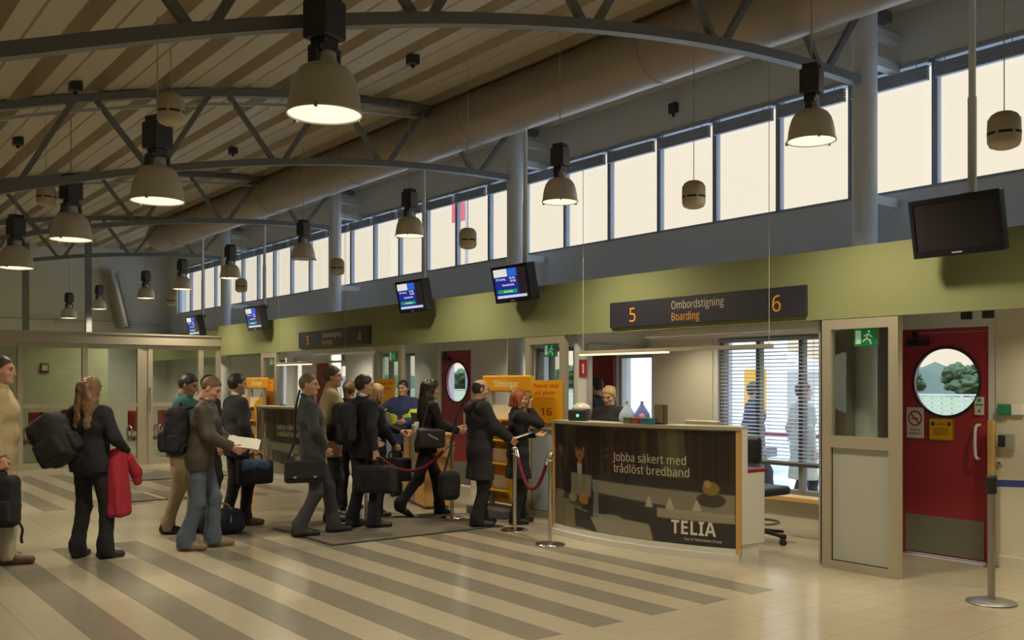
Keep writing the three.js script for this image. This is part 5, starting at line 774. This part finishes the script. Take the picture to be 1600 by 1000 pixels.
// ---------------------------------------------------------------- outdoors, seen through the lower windows
{
  const gnd = struct('ground', 'pale concrete apron outside the windows', 'ground'); part(gnd, 'apron', bx(8.68, 190, -0.3, -0.12, -90, 260), std([0.42, 0.42, 0.41], 0.9));
  person({ ...onX(1180, 10.6), y: -0.12, h: 1.76, face: 0, label: 'person in a grey jacket walking outside behind the blind', hair: ['short', 'mid'], trousers: C.charcoal, shoes: C.shoeBlack, jacket: { mat: C.grey, hem: 0.78 }, feet: [[0.08, 0.25, 0], [-0.08, -0.25, 0]] });
  person({ ...onX(1256, 10.3), y: -0.12, h: 1.74, face: 10, label: 'person in a long light coat walking outside behind the blind', hair: ['short', 'mid'], trousers: C.black, shoes: C.shoeBlack, jacket: { mat: C.paleTrouser, hem: 0.5, flare: 0.04, name: 'coat' }, feet: [[0.08, 0.2, 0], [-0.08, -0.2, 0]] });
  const bar_ = thing('barrier_rail', 'red rail on short posts outside the windows', 'barrier', 11.6, -0.12, -8); part(bar_, 'rail', box(0.05, 0.06, 12, 0, 0.95, 0), M.red); for (let k = 0; k < 5; k++) part(bar_, 'post', rod(V(0, 0, -6 + k * 3), V(0, 0.92, -6 + k * 3), 0.025), M.alu2);
  const fence = thing('wire_fence', 'grey wire fence at the edge of the apron', 'fence', 27, -0.12, -20); const fg = []; for (let k = 0; k <= 24; k++) part(fence, 'post', rod(V(0, 0, -36 + k * 3), V(0, 1.35, -36 + k * 3), 0.04, 8), M.alu2); for (let k = 0; k < 9; k++) fg.push(box(0.012, 0.03, 72, 0, 0.12 + k * 0.14, 0)); for (let k = 0; k < 240; k++) fg.push(box(0.012, 1.2, 0.03, 0, 0.66, -36 + k * 0.3)); const fm = part(fence, 'wire', fg, M.alu2); fm.userData.kind = 'stuff'; part(fence, 'top_rail', box(0.05, 0.05, 72, 0, 1.35, 0), M.alu2);
  const wh = std([0.85, 0.83, 0.78], 0.7);
  [[22, 18.5, 4, 'white marquee standing out on the apron'], [26, 24.5, 3.6, 'smaller white marquee farther along the apron']].forEach(([X, u, w, l]) => { const t = thing('marquee', l, 'marquee', X, -0.12, -u); const c = new THREE.ConeGeometry(w * 0.72, 1.0, 4).rotateY(Math.PI / 4).translate(0, 2.75, 0); part(t, 'roof', c, wh); part(t, 'valance', [box(w, 0.25, 0.02, 0, 2.15, w / 2), box(w, 0.25, 0.02, 0, 2.15, -w / 2), box(0.02, 0.25, w, w / 2, 2.15, 0), box(0.02, 0.25, w, -w / 2, 2.15, 0)], wh); part(t, 'back_wall', box(0.03, 2.1, w, w / 2 - 0.1, 1.05, 0), wh); for (const a of [-1, 1]) for (const b of [-1, 1]) part(t, 'pole', rod(V(a * w / 2 * 0.97, 0, b * w / 2 * 0.97), V(a * w / 2 * 0.97, 2.25, b * w / 2 * 0.97), 0.04, 8), M.alu2); });
  { const q = onX(1180, 12.3), t = thing('sign_board', 'yellow information board on a post outside the window', 'sign', q.X, -0.12, -q.u); part(t, 'board', rbox(0.04, 0.75, 0.42, 0.01, 0, 1.55, 0), M.yellow); part(t, 'print', [box(0.006, 0.2, 0.2, -0.023, 1.6, 0), box(0.006, 0.06, 0.3, -0.023, 1.32, 0)], M.black); part(t, 'post', rod(V(0, 0, 0), V(0, 1.2, 0), 0.035), M.alu2); part(t, 'foot', box(0.4, 0.04, 0.4, 0, 0.02, 0), M.steel); }
  { const t = thing('added_trailer', 'white box on wheels added outside to brighten the glazed exit', 'added_trailer', 14.2, -0.12, -12.9); part(t, 'box_body', rbox(1.9, 2.3, 3.4, 0.04, 0, 1.65, 0), wh); part(t, 'chassis', box(1.5, 0.2, 3.2, 0, 0.42, 0), M.steel); for (const a of [-0.7, 0.7]) for (const b of [-0.5, 0.5]) part(t, 'wheel', new THREE.CylinderGeometry(0.3, 0.3, 0.2, 20).rotateZ(Math.PI / 2).translate(a, 0.3, b), M.rubber); }  // added sunlit white box, there to make the glazed exit look bright
  part(struct('field', 'grass field beyond the fence', 'field'), 'grass', bx(30, 189, -0.13, -0.1, -89, 259), std([0.16, 0.19, 0.09], 0.95));
  { const n = 160, pos = [], ix = []; for (let i = 0; i <= n; i++) { const u = -60 + i * 2, h = 3.4 + 1.6 * nz(u * 0.03, 1, 2) + 1.3 * nz(u * 0.21, 4, 2) + 0.7 * nz(u * 0.9, 9, 2); pos.push(128, -0.2, -u, 131, h * 0.7, -u, 135, h, -u, 150, -0.2, -u); if (i) for (let k = 0; k < 3; k++) { const a = (i - 1) * 4 + k; ix.push(a, a + 4, a + 1, a + 1, a + 4, a + 5); } } const g = new THREE.BufferGeometry(); g.setAttribute('position', new THREE.Float32BufferAttribute(pos, 3)); g.setIndex(ix); g.computeVertexNormals(); part(struct('hill', 'low dark wooded ridge on the horizon outside', 'hill'), 'ridge', g, std([0.06, 0.085, 0.06], 0.95)); }
  const leaf = std([0.045, 0.075, 0.035], 0.9), bark = std([0.08, 0.06, 0.045], 0.9); let k = 0;
  for (let u = 44; u < 165; u += 12) { const X = 112 + (k % 2) * 7, t = thing('tree', 'dark green tree in the wood beyond the fence', 'tree', X, -0.12, -u, 'trees beyond the fence'); const gs = []; const H = 3.6 + rnd() * 1.6; for (let q = 0; q < 14; q++) { const g0 = new THREE.IcosahedronGeometry(0.8 + rnd() * 0.7, 5); g0.deleteAttribute('normal'); g0.deleteAttribute('uv'); const g = mergeVertices(g0, 0.001), ps = g.attributes.position; for (let i = 0; i < ps.count; i++) { const x = ps.getX(i), y = ps.getY(i), z = ps.getZ(i), m = 1 + 0.4 * nz(x * 1.7 + k, y * 1.7, z * 1.7) + 0.4 * nz(x * 6, y * 6 + k, z * 6) + 0.25 * nz(x * 13, y * 13, z * 13 + k); ps.setXYZ(i, x * m * 1.2, y * m * 0.85, z * m * 1.3); } g.computeVertexNormals(); gs.push(g.translate((rnd() - 0.5) * 3, 0.9 + rnd() * (H - 2), (rnd() - 0.5) * 6.2)); k++; } part(t, 'crown', gs, leaf); part(t, 'trunk', rod(V(0, 0, 0), V(0, H * 0.6, 0), 0.22, 8, 0.14), bark); }
  { const t = thing('banner', 'small red banner hanging outside the high windows', 'banner', 10.2, 0, 0), a = at(717, 308, { X: 10.2 }), b = at(722, 345, { X: 10.2 }); t.position.set(10.2, b.y, -a.u); part(t, 'cloth', box(0.02, a.y - b.y, 0.45, 0, (a.y - b.y) / 2, 0), std([0.62, 0.1, 0.12], 0.7)); part(t, 'rod', rod(V(0, a.y - b.y, -0.3), V(0, a.y - b.y, 0.3), 0.02), M.alu2); part(t, 'pole', rod(V(0, -b.y - 0.12, 0.26), V(0, a.y - b.y + 0.3, 0.26), 0.03), M.alu2); }
}
renderer.render(scene, camera);
